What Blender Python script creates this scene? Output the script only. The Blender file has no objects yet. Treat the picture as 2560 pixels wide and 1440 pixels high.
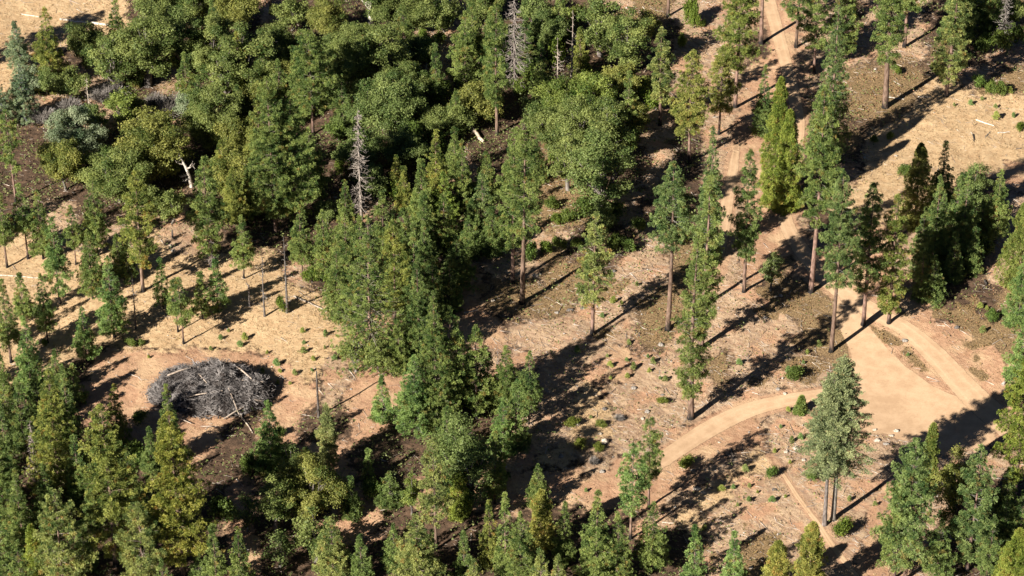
import bpy, math
import numpy as np
from math import sin, cos, radians, pi, hypot, atan2

rng = np.random.default_rng(7)
S = bpy.context.scene
COL = S.collection

# ------------------------------------------------------------------ camera model
W, H = 2560.0, 1440.0
FPX = 7700.0
PITCH = radians(35.0)
CH = 295.0
cF = np.array([0, cos(PITCH), -sin(PITCH)]); cU = np.array([0, sin(PITCH), cos(PITCH)])

# ------------------------------------------------------------------ numpy noise
_perm = np.random.default_rng(3).random((256, 256))
def vnoise(x, y):
    x = np.asarray(x, float); y = np.asarray(y, float)
    xi = np.floor(x).astype(int); yi = np.floor(y).astype(int)
    fx = x - xi; fy = y - yi
    fx = fx*fx*(3-2*fx); fy = fy*fy*(3-2*fy)
    g = lambda a, b: _perm[a & 255, b & 255]
    return (g(xi, yi)*(1-fx)+g(xi+1, yi)*fx)*(1-fy)+(g(xi, yi+1)*(1-fx)+g(xi+1, yi+1)*fx)*fy
def fbm(x, y, o=4):
    s = 0; a = .5; n = 0
    for i in range(o):
        s = s + a*vnoise(x*2**i+17*i, y*2**i+31*i); n += a; a *= .5
    return s/n

def terrain(x, y):
    x = np.asarray(x, float); y = np.asarray(y, float)
    h = 2.2*(vnoise(x/38+5.3, y/46+1.7)-.5) + .7*(vnoise(x/13+9.1, y/15+4.2)-.5)
    far = np.clip((np.hypot(x, y-430)-250)/900, 0, 1)
    return h*(1-far)

def ground_at(px, py):
    """ground point seen at a picture position of the surveyed view"""
    d = cF*FPX + np.array([1., 0, 0])*(px-W/2) + cU*(H/2-py)
    z = 0.
    for _ in range(8):
        t = (z-CH)/d[2]
        z = float(terrain(d[0]*t, d[1]*t))
    t = (z-CH)/d[2]
    return d[0]*t, d[1]*t, z
def height_to(Y, z0, ty):
    k = (H/2-ty)/FPX
    z = CH + Y*(k*cos(PITCH)-sin(PITCH))/(cos(PITCH)+k*sin(PITCH))
    return z-z0
def mpp(x, y, z):
    return (y*cos(PITCH)+(CH-z)*sin(PITCH))/FPX
def to_px(x, y, z):
    dep = y*cos(PITCH)+(CH-z)*sin(PITCH); up = y*sin(PITCH)+(z-CH)*cos(PITCH)
    return W/2+x/dep*FPX, H/2-up/dep*FPX

# ------------------------------------------------------------------ materials
def new_mat(name):
    m = bpy.data.materials.new(name); m.use_nodes = True
    nt = m.node_tree
    for n in list(nt.nodes): nt.nodes.remove(n)
    return m, nt
def N(nt, t, **k):
    n = nt.nodes.new(t)
    for a, b in k.items(): setattr(n, a, b)
    return n
def mixc(nt, fac, a, b, mode='MIX'):
    n = N(nt, 'ShaderNodeMix', data_type='RGBA', blend_type=mode)
    for s, v in ((0, fac), (6, a), (7, b)):
        if hasattr(v, 'is_output'): nt.links.new(v, n.inputs[s])
        elif s == 0: n.inputs[0].default_value = v
        else: n.inputs[s].default_value = (*v, 1) if len(v) == 3 else v
    return n.outputs[2]
def noise(nt, scale, detail=3, rough=.6, co=None, dist=0):
    n = N(nt, 'ShaderNodeTexNoise'); n.inputs['Scale'].default_value = scale
    n.inputs['Detail'].default_value = detail; n.inputs['Roughness'].default_value = rough
    n.inputs['Distortion'].default_value = dist
    if co is not None: nt.links.new(co, n.inputs['Vector'])
    return n.outputs['Fac']
def ramp(nt, v, lo, hi):
    n = N(nt, 'ShaderNodeMapRange'); n.clamp = True
    nt.links.new(v, n.inputs[0]); n.inputs[1].default_value = lo; n.inputs[2].default_value = hi
    n.interpolation_type = 'SMOOTHSTEP'
    return n.outputs[0]
def math_(nt, op, a, b=None):
    n = N(nt, 'ShaderNodeMath', operation=op)
    for i, v in enumerate((a, b)):
        if v is None: continue
        if hasattr(v, 'is_output'): nt.links.new(v, n.inputs[i])
        else: n.inputs[i].default_value = v
    return n.outputs[0]

def foliage_mat(name, dark, light, old, oldamt=.12, transl=.25):
    m, nt = new_mat(name)
    at = N(nt, 'ShaderNodeAttribute', attribute_name='tint')
    sep = N(nt, 'ShaderNodeSeparateColor'); nt.links.new(at.outputs['Color'], sep.inputs[0])
    c = mixc(nt, sep.outputs[0], dark, light)
    c = mixc(nt, math_(nt, 'MULTIPLY', ramp(nt, sep.outputs[1], 1-oldamt, 1.0), .8), c, old)
    oi = N(nt, 'ShaderNodeObjectInfo')
    c = mixc(nt, 1.0, c, oi.outputs['Color'], 'MULTIPLY')
    d = N(nt, 'ShaderNodeBsdfPrincipled'); nt.links.new(c, d.inputs['Base Color'])
    d.inputs['Roughness'].default_value = .55; d.inputs['Specular IOR Level'].default_value = .25
    t = N(nt, 'ShaderNodeBsdfTranslucent'); nt.links.new(mixc(nt, 1.0, c, (1.25, 1.2, .5), 'MULTIPLY'), t.inputs['Color'])
    mx = N(nt, 'ShaderNodeMixShader'); mx.inputs[0].default_value = transl
    nt.links.new(d.outputs[0], mx.inputs[1]); nt.links.new(t.outputs[0], mx.inputs[2])
    o = N(nt, 'ShaderNodeOutputMaterial'); nt.links.new(mx.outputs[0], o.inputs[0])
    return m
def simple_mat(name, a, b, scale=3, rough=.9, objcol=False, stretch=(1, 1, 1), char=False, bump=.4):
    m, nt = new_mat(name)
    tc = N(nt, 'ShaderNodeTexCoord'); mp = N(nt, 'ShaderNodeMapping'); mp.inputs['Scale'].default_value = stretch
    nt.links.new(tc.outputs['Object'], mp.inputs[0])
    f = noise(nt, scale, 4, .65, mp.outputs[0])
    c = mixc(nt, ramp(nt, f, .35, .65), a, b)
    if char:
        sp = N(nt, 'ShaderNodeSeparateXYZ'); nt.links.new(tc.outputs['Object'], sp.inputs[0])
        z = math_(nt, 'ADD', sp.outputs[2], math_(nt, 'MULTIPLY', f, 2.5))
        c = mixc(nt, ramp(nt, z, 3.2, 1.6), c, (.02, .018, .017))
    if objcol:
        oi = N(nt, 'ShaderNodeObjectInfo'); c = mixc(nt, 1.0, c, oi.outputs['Color'], 'MULTIPLY')
    d = N(nt, 'ShaderNodeBsdfPrincipled'); nt.links.new(c, d.inputs['Base Color'])
    d.inputs['Roughness'].default_value = rough; d.inputs['Specular IOR Level'].default_value = .2
    if bump:
        b_ = N(nt, 'ShaderNodeBump'); b_.inputs['Strength'].default_value = bump; b_.inputs['Distance'].default_value = .08
        nt.links.new(f, b_.inputs['Height']); nt.links.new(b_.outputs[0], d.inputs['Normal'])
    o = N(nt, 'ShaderNodeOutputMaterial'); nt.links.new(d.outputs[0], o.inputs[0])
    return m

M = {}
M['pine'] = foliage_mat('pine_needles', (.052, .10, .03), (.33, .38, .13), (.30, .20, .07), .05)
M['cedar'] = foliage_mat('cedar_sprays', (.08, .12, .025), (.34, .36, .11), (.30, .20, .07), .07)
M['fir'] = foliage_mat('fir_needles', (.07, .11, .055), (.36, .42, .22), (.25, .18, .08), .03)
M['oak'] = foliage_mat('oak_leaves', (.05, .09, .024), (.31, .335, .125), (.26, .16, .05), .06, .3)
M['shrub'] = foliage_mat('shrub_leaves', (.05, .085, .018), (.20, .24, .06), (.25, .16, .04), .06, .3)
M['mat'] = foliage_mat('ground_cover_leaves', (.13, .09, .035), (.31, .215, .085), (.34, .17, .10), .5, .15)
M['straw'] = foliage_mat('dry_straw', (.34, .23, .12), (.62, .46, .27), (.22, .14, .08), .1, .1)
M['bark'] = simple_mat('pine_bark', (.11, .07, .05), (.27, .18, .14), 2.2, .9, True, (1.4, 1.4, .35), True)
M['barkgrey'] = simple_mat('grey_bark', (.10, .085, .075), (.25, .22, .20), 3, .9, True, (1.4, 1.4, .4))
M['twig'] = simple_mat('dead_twigs', (.13, .115, .10), (.34, .31, .28), 1.2, .9, True, bump=0)
M['bleached'] = simple_mat('bleached_wood', (.36, .31, .26), (.66, .61, .54), 2, .8, True, (1, 1, .5))
M['stone'] = simple_mat('lichen_stone', (.20, .17, .15), (.48, .44, .39), 3, .9, True)
M['debris'] = simple_mat('wood_debris', (.16, .12, .10), (.62, .54, .46), .45, .9, bump=0)
M['pile'] = simple_mat('grey_brush', (.075, .066, .064), (.30, .275, .265), .6, .9, bump=0)

# ------------------------------------------------------------------ mesh builder
class MB:
    def __init__(s): s.v = []; s.f = []; s.mi = []; s.t = []; s.n = 0
    def add(s, v, f, mi=0, tint=None):
        v = np.asarray(v, np.float32); f = np.asarray(f, np.int64)
        s.v.append(v); s.f.append(f+s.n); s.mi.append(np.full(len(f), mi, np.int32))
        if tint is None: tint = np.zeros((len(v), 2), np.float32)+.5
        s.t.append(np.asarray(tint, np.float32)); s.n += len(v)
    def mesh(s, name, mats, smooth=False):
        me = bpy.data.meshes.new(name)
        v = np.concatenate(s.v); T = np.concatenate(s.t)
        k = np.concatenate([np.full(len(f), f.shape[1]) for f in s.f])
        idx = np.concatenate([f.ravel() for f in s.f]).astype(np.int32)
        me.vertices.add(len(v)); me.vertices.foreach_set('co', v.ravel())
        me.loops.add(len(idx)); me.loops.foreach_set('vertex_index', idx)
        me.polygons.add(len(k)); st = np.concatenate([[0], np.cumsum(k)[:-1]]).astype(np.int32)
        me.polygons.foreach_set('loop_start', st)
        me.polygons.foreach_set('material_index', np.concatenate(s.mi))
        if smooth: me.polygons.foreach_set('use_smooth', np.ones(len(k), bool))
        me.update(calc_edges=True)
        a = me.attributes.new('tint', 'FLOAT_COLOR', 'POINT')
        c = np.ones((len(v), 4), np.float32); c[:, :2] = T; c[:, 2] = 0
        a.data.foreach_set('color', c.ravel())
        for m in mats: me.materials.append(m)
        return me

def nrm(a): return a/(np.linalg.norm(a, axis=-1, keepdims=True)+1e-9)

def tube(mb, pts, rad, sides=6, mi=0, cap=True):
    pts = np.asarray(pts, float); rad = np.asarray(rad, float); n = len(pts)
    d = np.gradient(pts, axis=0); d = nrm(d)
    ref = np.tile([1., 0, 0], (n, 1)); ref[np.abs(d[:, 0]) > .8] = [0, 0, 1.]
    a = nrm(np.cross(d, ref)); b = np.cross(d, a)
    th = np.arange(sides)*2*pi/sides
    v = pts[:, None]+rad[:, None, None]*(a[:, None]*np.cos(th)[None, :, None]+b[:, None]*np.sin(th)[None, :, None])
    i = np.arange(n-1)[:, None]*sides; j = np.arange(sides)[None]; j2 = (j+1) % sides
    f = np.stack([i+j, i+j2, i+sides+j2, i+sides+j], -1).reshape(-1, 4)
    mb.add(v.reshape(-1, 3), f, mi)
    if cap:
        for k in (0, n-1):
            mb.add(np.vstack([v[k], pts[k][None]]), [[q, (q+1) % sides, sides] for q in range(sides)], mi)

def sticks(mb, P, Q, r0, r1, mi=0, bend=None, tint=None):
    """many thin three-sided sticks from P to Q at once"""
    P = np.asarray(P, float); Q = np.asarray(Q, float); n = len(P)
    r0 = np.broadcast_to(r0, n)[:, None, None]; r1 = np.broadcast_to(r1, n)[:, None, None]
    d = nrm(Q-P); ref = np.tile([0, 0, 1.], (n, 1)); ref[np.abs(d[:, 2]) > .9] = [1., 0, 0]
    a = nrm(np.cross(d, ref)); b = np.cross(d, a)
    th = np.arange(3)*2*pi/3
    ring = a[:, None]*np.cos(th)[None, :, None]+b[:, None]*np.sin(th)[None, :, None]
    rows = [P[:, None]+ring*r0]
    if bend is not None: rows.append(((P+Q)/2+bend)[:, None]+ring*(r0+r1)/2)
    rows.append(Q[:, None]+ring*r1)
    v = np.concatenate(rows, 1); m = v.shape[1]
    f = []
    for k in range(len(rows)-1):
        for q in range(3):
            f.append([k*3+q, k*3+(q+1) % 3, (k+1)*3+(q+1) % 3, (k+1)*3+q])
    f = np.arange(n)[:, None, None]*m+np.array(f)[None]
    mb.add(v.reshape(-1, 3), f.reshape(-1, 4), mi)

def tufts(mb, rg, C, D, n, r, w, bias=.6, mi=0, base=.5, var=.25, flat=1.):
    """needle tufts: n blades round every centre C, leaning along D"""
    C = np.asarray(C, float); k = len(C); D = np.broadcast_to(D, (k, 3))
    r = np.broadcast_to(r, k)
    dirs = rg.normal(size=(k, n, 3)); dirs[..., 2] *= flat
    dirs = nrm(nrm(dirs)+D[:, None]*bias)
    L = r[:, None, None]*rg.uniform(.7, 1.15, (k, n, 1))
    side = nrm(np.cross(dirs, rg.normal(size=(k, n, 3))))*w*.5*rg.uniform(.7, 1.3, (k, n, 1))
    c = C[:, None]; tip = c+dirs*L; b0 = c+dirs*L*.1
    v = np.stack([b0, tip-side, tip+side], 2).reshape(-1, 3)
    f = np.arange(k*n*3).reshape(-1, 3)
    q = vnoise(C[:, 0]*.45+C[:, 1]*.3+90, C[:, 2]*.33+C[:, 1]*.2+30)-.5
    t0 = np.clip(base+q*.7+rg.normal(0, var*.8, k), 0, 1)
    t1 = np.clip(rg.random(k)+.12*(q > .22), 0, 1)
    T = np.stack([np.repeat(t0, n*3), np.repeat(t1, n*3)], 1)
    T[:, 0] = np.clip(T[:, 0]+np.repeat(rg.normal(0, .1, k*n), 3), 0, 1)
    mb.add(v, f, mi, T)

def leaves(mb, rg, P, Nn, s, mi=0, tint=None, jit=.7):
    """leaf faces at P, facing loosely along Nn"""
    k = len(P); nn = nrm(Nn+rg.normal(size=(k, 3))*jit)
    a = nrm(np.cross(nn, rg.normal(size=(k, 3)))); b = np.cross(nn, a)
    s = (s*rg.uniform(.6, 1.3, k))[:, None]
    v = np.stack([P-a*s*.5, P-b*s*.32, P+a*s*.5, P+b*s*.32], 1).reshape(-1, 3)
    if tint is None: tint = np.stack([np.clip(rg.normal(.5, .2, k), 0, 1), rg.random(k)], 1)
    mb.add(v, np.arange(k*4).reshape(-1, 4), mi, np.repeat(tint, 4, 0))

# ------------------------------------------------------------------ tree shapes
def trunk_curve(rg, Ht, wob=.012, n=9):
    z = np.linspace(0, 1, n)
    ph = rg.uniform(0, 6.28, 2)
    x = (np.sin(z*4+ph[0])-np.sin(ph[0]))*wob*Ht*.4; y = (np.sin(z*3.3+ph[1])-np.sin(ph[1]))*wob*Ht*.4
    return np.stack([x, y, z*Ht], 1)
def on_curve(c, z):
    return np.stack([np.interp(z, c[:, 2], c[:, 0]), np.interp(z, c[:, 2], c[:, 1]), z], -1)

def make_trunk(c, Ht, r, sides=9, mat='bark', name='trunk'):
    mb = MB(); n = len(c)
    z = np.linspace(0, 1, n); rad = r*(1-z*.93)
    cc = c.copy(); cc[-1, 2] = Ht
    pts = np.vstack([[c[0]-[0, 0, .4]], [c[0]+[0, 0, .02*Ht*0]], [on_curve(c, np.array(.6))], cc[1:]])
    rads = np.concatenate([[r*1.45, r*1.3, r*1.03], rad[1:]])
    tube(mb, pts, rads, sides)
    return mb.mesh(name, [M[mat]], True)

def pine(rg, Ht, Wd, cb, mat='pine'):
    c = trunk_curve(rg, Ht); R = Wd/2*(.98 if Ht > 17 and cb > .12 else 1.05)
    tall = Ht > 17 and cb > .12
    r_tr = max(.09, Ht*(.0135 if tall else .0125))
    tr = make_trunk(c, Ht, r_tr)
    mb = MB()
    z0 = cb*Ht
    step = .55 if Ht > 9 else .38
    zs = []; z = z0
    while z < Ht-.25:
        zs.append(z); z += step*rg.uniform(.7, 1.3)
    C = []; D = []; bp = []; bq = []; br = []
    a0 = rg.uniform(0, 6.28)
    lump = rg.uniform(.55, 1.15, 40)
    for z in zs:
        t = (z-z0)/(Ht-z0)
        if tall: prof = min(1, .5+1.9*t)*(1-t)**.62*1.12
        else: prof = min(1, .78+1.6*t)*(1-t)**.9*1.12
        nb = rg.integers(4, 7)
        for q in range(nb):
            a0 += 2*pi/nb+rg.normal(0, .35)
            L = R*prof*(rg.uniform(.5, 1.22)*(lump[int((a0*1.3+z*.6)) % 40]*.6+.48) if tall else rg.uniform(.72, 1.15)*(lump[int((a0*1.3+z*.6)) % 40]*.35+.70))
            if rg.random() < (.30 if tall else .05)*(1.1-t): continue
            if tall and vnoise(a0*.9+Wd*3, z*.55+Wd) < .27: continue
            L = max(L, .28)
            el = (-.20+.85*t**1.3)+rg.normal(0, .12)
            p0 = on_curve(c, np.array(z)); d = np.array([cos(a0)*cos(el), sin(a0)*cos(el), sin(el)])
            s0 = .30 if tall else .2
            nt_ = max(1, int(L*(1-s0)/.44))
            ss = s0+(1-s0)*(np.arange(nt_)+.8)/nt_*rg.uniform(.92, 1.05)
            spread = .30*L*np.sin(np.clip(ss, 0, 1)*2.6)
            perp = np.array([-sin(a0), cos(a0), 0])
            up = (ss**2*L*.16)[:, None]*np.array([0, 0, 1.])
            base = p0+d*(ss*L)[:, None]+up
            for sg in ((0, 1, -1) if L > 1.3 else (0,)):
                off = perp*(sg*spread*rg.uniform(.55, 1.1, nt_))[:, None]
                keep = rg.random(nt_) < (.95 if sg == 0 else .85)
                pp = (base+off+rg.normal(0, .12, base.shape))[keep]
                C.append(pp); D.append(np.tile(d*.5+[0, 0, .7], (len(pp), 1)))
            bp.append(p0); bq.append(p0+d*L*.95+[0, 0, .12*L]); br.append(.018+.013*L)
    C.append(np.array([[c[-1, 0], c[-1, 1], Ht-.35], [c[-1, 0], c[-1, 1], Ht-.1]])); D.append(np.tile([0, 0, 1.], (2, 1)))
    C = np.concatenate(C); D = np.concatenate(D)
    if len(C) > 2000: 
        k = rg.permutation(len(C))[:2000]; C = C[k]; D = D[k]
    sz = .40 if tall else .33
    tufts(mb, rg, C, D, 44, sz*rg.uniform(.7, 1.25, len(C)), .08 if tall else .07, .6, var=.32)
    sticks(mb, bp, bq, np.array(br), .012, 1)
    # bare dead stubs below the crown
    if cb > .3:
        k = rg.integers(4, 10); zz = rg.uniform(z0*.62, z0*1.15, k); aa = rg.uniform(0, 6.28, k)
        P = on_curve(c, zz); L = rg.uniform(.6, R*.75, k)
        Q = P+np.stack([np.cos(aa)*L, np.sin(aa)*L, rg.uniform(-.3, .25, k)*L], 1)
        sticks(mb, P, Q, .035, .012, 1)
    return tr, mb.mesh('crown', [M[mat], M['barkgrey']])

def cedar(rg, Ht, Wd, cb, mat='cedar'):
    if cb >= .12: return pine(rg, Ht, Wd, cb, mat)
    c = trunk_curve(rg, Ht, .006); R = Wd/2
    tr = make_trunk(c, Ht, max(.1, Ht*.014))
    mb = MB(); z0 = cb*Ht
    n = int(min(2300, 30*R*(Ht-z0)*(1.05 if cb < .2 else .8)+120))
    t = rg.random(n)**1.12
    az = rg.uniform(0, 2*pi, n)
    lump = .80+.55*(vnoise(az*1.9+rg.uniform(0, 50), t*(Ht-z0)/1.5)-.4)*2
    prof = np.minimum(1, .66+1.8*t)*(1-t)**.6*1.1
    rr = R*prof*lump*(1-.55*rg.random(n)**2)
    z = z0+t*(Ht-z0)-.10*rr
    base = on_curve(c, np.clip(z, 0, Ht))
    dirs = np.stack([np.cos(az), np.sin(az), np.zeros(n)], 1)
    C = base+dirs*rr[:, None]
    top = np.array([[c[-1, 0], c[-1, 1], Ht-q] for q in (.1, .35, .6, .9)])
    C = np.vstack([C, top]); D = np.vstack([dirs*.6+[0, 0, .35], np.tile([0, 0, 1.], (4, 1))])
    k = vnoise(C[:, 0]*1.1+40, C[:, 2]*.8)
    tufts(mb, rg, C, D, 28, .38*rg.uniform(.7, 1.2, len(C)), .085, .6, base=.5, var=.3)
    m = int(Ht*4); zz = rg.uniform(z0, Ht*.93, m); aa = rg.uniform(0, 6.28, m)
    P = on_curve(c, zz); tt = (zz-z0)/(Ht-z0); L = R*np.minimum(1, .66+1.8*tt)*(1-tt)**.6*.85
    sticks(mb, P, P+np.stack([np.cos(aa)*L, np.sin(aa)*L, -.05*L], 1), .03, .012, 1)
    return tr, mb.mesh('crown', [M[mat], M['barkgrey']])

def fir(rg, Ht, Wd, cb):
    c = trunk_curve(rg, Ht, .006); R = Wd/2
    tr = make_trunk(c, Ht, Ht*.0125, mat='barkgrey')
    mb = MB(); z0 = cb*Ht; z = z0; C = []; D = []; bp = []; bq = []
    a0 = 0
    while z < Ht-.3:
        t = (z-z0)/(Ht-z0)
        nb = 6
        for q in range(nb):
            a0 += 2*pi/nb+rg.normal(0, .3)
            L = max(.3, R*min(1, .8+t)*(1-t)**.66*1.15*rg.uniform(.45, 1.2))
            p0 = on_curve(c, np.array(z)); el = -.05+.5*t+rg.normal(0, .08)
            d = np.array([cos(a0), sin(a0), math.tan(el)])
            n = max(2, int(L/.28)); s = (np.arange(n)+.6)/n
            wdt = .34*L*(1-s)**.8+.05
            perp = np.array([-sin(a0), cos(a0), 0])
            droop = -(s**2*L*.13)
            for sg in (-1, -.45, 0, .45, 1):
                if abs(sg) > .3 and L < .8: continue
                pp = p0+d*(s*L*(1-.12*abs(sg)))[:, None]+perp*(sg*wdt)[:, None]
                pp[:, 2] += droop-abs(sg)*wdt*.25
                pp += rg.normal(0, .07, pp.shape)
                pp = pp[s > .14]
                C.append(pp); D.append(np.tile(d*.8+perp*sg*.6, (len(pp), 1)))
            bp.append(p0); bq.append(p0+d*L*.9+[0, 0, -.1*L])
        z += rg.uniform(.5, .85)*(1 if t < .6 else .7)
    C = np.concatenate(C); D = np.concatenate(D)
    tufts(mb, rg, C, D, 12, .30*rg.uniform(.7, 1.2, len(C)), .085, .9, flat=.35, var=.25)
    tufts(mb, rg, np.array([[c[-1, 0], c[-1, 1], Ht-q] for q in (.0, .3, .6, .9)]), np.array([0, 0, 1.]), 18, .35, .1, 1.)
    sticks(mb, bp, bq, .035, .012, 1)
    return tr, mb.mesh('crown', [M['fir'], M['barkgrey']])

def oak(rg, Ht, Wd, cb=.3, mat='oak', trunkmat='barkgrey', dens=1.):
    R = Wd/2; zc = Ht*(1+cb)/2; rz = Ht*(1-cb)/2
    mb = MB(); tb = MB()
    nl = int(np.clip(12+R*R*2.6, 12, 80))
    lob = []
    for k in range(nl):
        d = nrm(rg.normal(size=3)); q = rg.uniform(.35, .95)
        lob.append([d[0]*R*q, d[1]*R*q, zc+d[2]*rz*q*(.95)])
    lob = np.array(lob); lr = rg.uniform(.12, .30, nl)*R+.25
    lr = np.minimum(lr, 1.5)
    lob[:, 2] = np.minimum(lob[:, 2], Ht-lr*.7)
    lob[0] = [rg.normal(0, .1)*R, rg.normal(0, .1)*R, Ht-lr[0]*.7]
    lt = rg.normal(.5, .17, nl)
    for p, r, t0 in zip(lob, lr, lt):
        n = int((270*r*r+30)*dens)
        d = nrm(rg.normal(size=(n, 3))); d[:, 2] = np.where(rg.random(n) < .7, np.abs(d[:, 2]), d[:, 2])
        wob = .55+.9*vnoise(d[:, 0]*3+p[0]*5+50, d[:, 1]*3+d[:, 2]*2+p[1]*5+50)
        q = (rg.random(n)**.35)*wob
        P = p+d*(r*q)[:, None]*np.array([1, 1, .78])+rg.normal(0, .14, (n, 3))
        tint = np.stack([np.clip(t0+rg.normal(0, .16, n), 0, 1), np.clip(rg.random(n)*.75+rg.random()*.25, 0, 1)], 1)
        leaves(mb, rg, P, d*.9+[0, 0, .35], .28 if R > 1.6 else .2, 0, tint, .75)
    k = max(2, int(nl*.35)); a = rg.uniform(0, 6.28, k); P0 = lob[rg.integers(0, nl, k)]; dd = nrm(np.stack([np.cos(a), np.sin(a), rg.uniform(0, 1.1, k)], 1))
    if R > 1.6: sticks(tb, P0, P0+dd*rg.uniform(.9, 1.9, k)[:, None], .045, .015, 0, rg.normal(0, .12, (k, 3)))
    r0 = max(.07, Ht*.026)
    fork = np.array([rg.normal(0, .03)*Ht, rg.normal(0, .03)*Ht, Ht*max(.18, cb*.75)])
    tube(tb, [[0, 0, -.3], [0, 0, .15], fork*.6, fork], [r0*1.5, r0*1.2, r0, r0*.85], 7)
    P = np.tile(fork, (nl, 1)); sticks(tb, P, lob, r0*.42, .03, 0, rg.normal(0, .06, (nl, 3))*R+[0, 0, .05*Ht])
    return tb.mesh('trunk', [M[trunkmat]]), mb.mesh('crown', [M[mat]])

def snag(rg, Ht, Wd, kind, broken=False):
    c = trunk_curve(rg, Ht, .01); r = Ht*(.0115 if kind != 'thin' else .016) if kind != 'post' else .22
    tb = MB()
    n = len(c); z = np.linspace(0, 1, n); rad = r*(1-z*(.55 if broken or kind == 'post' else .93))
    pts = np.vstack([[c[0]-[0, 0, .4]], c]); tube(tb, pts, np.concatenate([[r*1.4], rad*np.r_[1.2, np.ones(n-1)]]), 7)
    mb = MB(); R = Wd/2
    nb = {'dense': int(Ht*9), 'thin': int(Ht*4.5), 'post': 7, 'few': 12}[kind]
    t = rg.random(nb)
    if kind == 'few': t = rg.uniform(.3, 1, nb)
    zz = Ht*(.10+.88*t); aa = rg.uniform(0, 6.28, nb)
    L = R*(1-t*.85)**.8*rg.uniform(.45, 1.15, nb)
    if kind == 'dense': L *= np.where(t < .12, .6, 1)
    P = on_curve(c, zz)
    el = rg.uniform(-.75, -.05, nb) if kind == 'dense' else rg.uniform(-.4, .5, nb)
    Q = P+np.stack([np.cos(aa)*L, np.sin(aa)*L, el*L], 1)
    bend = np.stack([np.zeros(nb), np.zeros(nb), -.12*L], 1)
    sticks(mb, P, Q, .06, .025, 0, bend)
    k2 = {'dense': 3, 'thin': 2, 'post': 1, 'few': 2}[kind]
    for _ in range(k2):
        s = rg.uniform(.4, .95, nb)[:, None]; p = P+(Q-P)*s; p[:, 2] -= .08*L
        d = nrm(Q-P+rg.normal(0, .8, (nb, 3))*L[:, None])
        d[:, 2] += .3; sticks(mb, p, p+d*(L*.42)[:, None], .035, .018, 0)
    return tb, mb

# ------------------------------------------------------------------ scene objects
THINGS = []      # (object, kind words, group words, px, py) for the label pass
def link(o, parent=None):
    COL.objects.link(o)
    if parent is not None: o.parent = parent
    return o
CACHE = {}
def shape_for(kind, Ht, Wd, cb, var):
    hb = max(1, round(Ht/3)*3) if Ht > 4 else round(Ht*2)/2 or .5
    asp = max(.08, round(Wd/Ht/.08)*.08); cbb = round(cb/.13)*.13
    key = (kind, hb, asp if kind[0] != 'o' else round(asp*2)/2 or .5, cbb, var)
    if key not in CACHE:
        rg = np.random.default_rng(abs(hash((len(kind), ord(kind[0]), int(hb*10), int(asp*100), int(cbb*100), var))) % 2**31)
        wd = key[2]*hb
        f = {'pine': pine, 'cedar': cedar, 'fir': fir}.get(kind)
        if f: CACHE[key] = (*f(rg, hb, wd, cbb), hb, wd)
        elif kind == 'oak': CACHE[key] = (*oak(rg, hb, wd, .10), hb, wd)
        elif kind == 'owhite': CACHE[key] = (*oak(rg, hb, wd, .30, trunkmat='bleached'), hb, wd)
    return CACHE[key]

def tree(kind, bx, by, ty, w, cb, tone, look, idx):
    x, y, z = ground_at(bx, by); s = mpp(x, y, z)
    Ht = height_to(y, z, ty); Wd = w*s*(1.12 if kind == 'oak' else 1.08)
    tr, cr, h0, w0 = shape_for(kind, Ht, Wd, cb, idx % 2)
    names = {'pine': 'pine_tree', 'cedar': 'cedar_tree', 'fir': 'fir_tree', 'oak': 'oak_tree', 'owhite': 'oak_tree'}
    e = link(bpy.data.objects.new(names[kind], None)); e.location = (x, y, z); e.empty_display_size = .5
    e.rotation_euler = (0, 0, (idx*2.399) % 6.283)
    e.scale = (Wd/w0, Wd/w0, Ht/h0)
    t = link(bpy.data.objects.new('trunk', tr), e); c = link(bpy.data.objects.new('crown', cr), e)
    c.color = (*tone, 1)
    k = .8+.4*((idx*.618) % 1); t.color = (k, k*(.96+.08*((idx*.37) % 1)), k, 1)
    THINGS.append(dict(o=e, kind=names[kind], px=bx, py=(by+ty)/2 if kind == 'oak' else by*.75+ty*.25, by=by, h=Ht, look=look, cb=cb))
    return e

TONES = {'n': ((.95, 1.0, .82), 'green'), 'd': ((.80, .90, .78), 'dark green'), 'b': ((.93, 1.02, 1.0), 'blue-green'),  # tone d also puts shade into crowns standing in dark parts of the wood
         'y': ((1.02, 1.1, .7), 'yellow-green'), 'l': ((1.3, 1.2, 1.1), 'light green'), 'o': ((1.12, 1.02, .72), 'olive'),
         'g': ((1.25, 1.3, 2.2), 'grey-green'), 'p': ((1.35, 1.2, 1.0), 'pale yellow'), 'e': ((.95, 1.15, 1.0), 'emerald green')}

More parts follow.
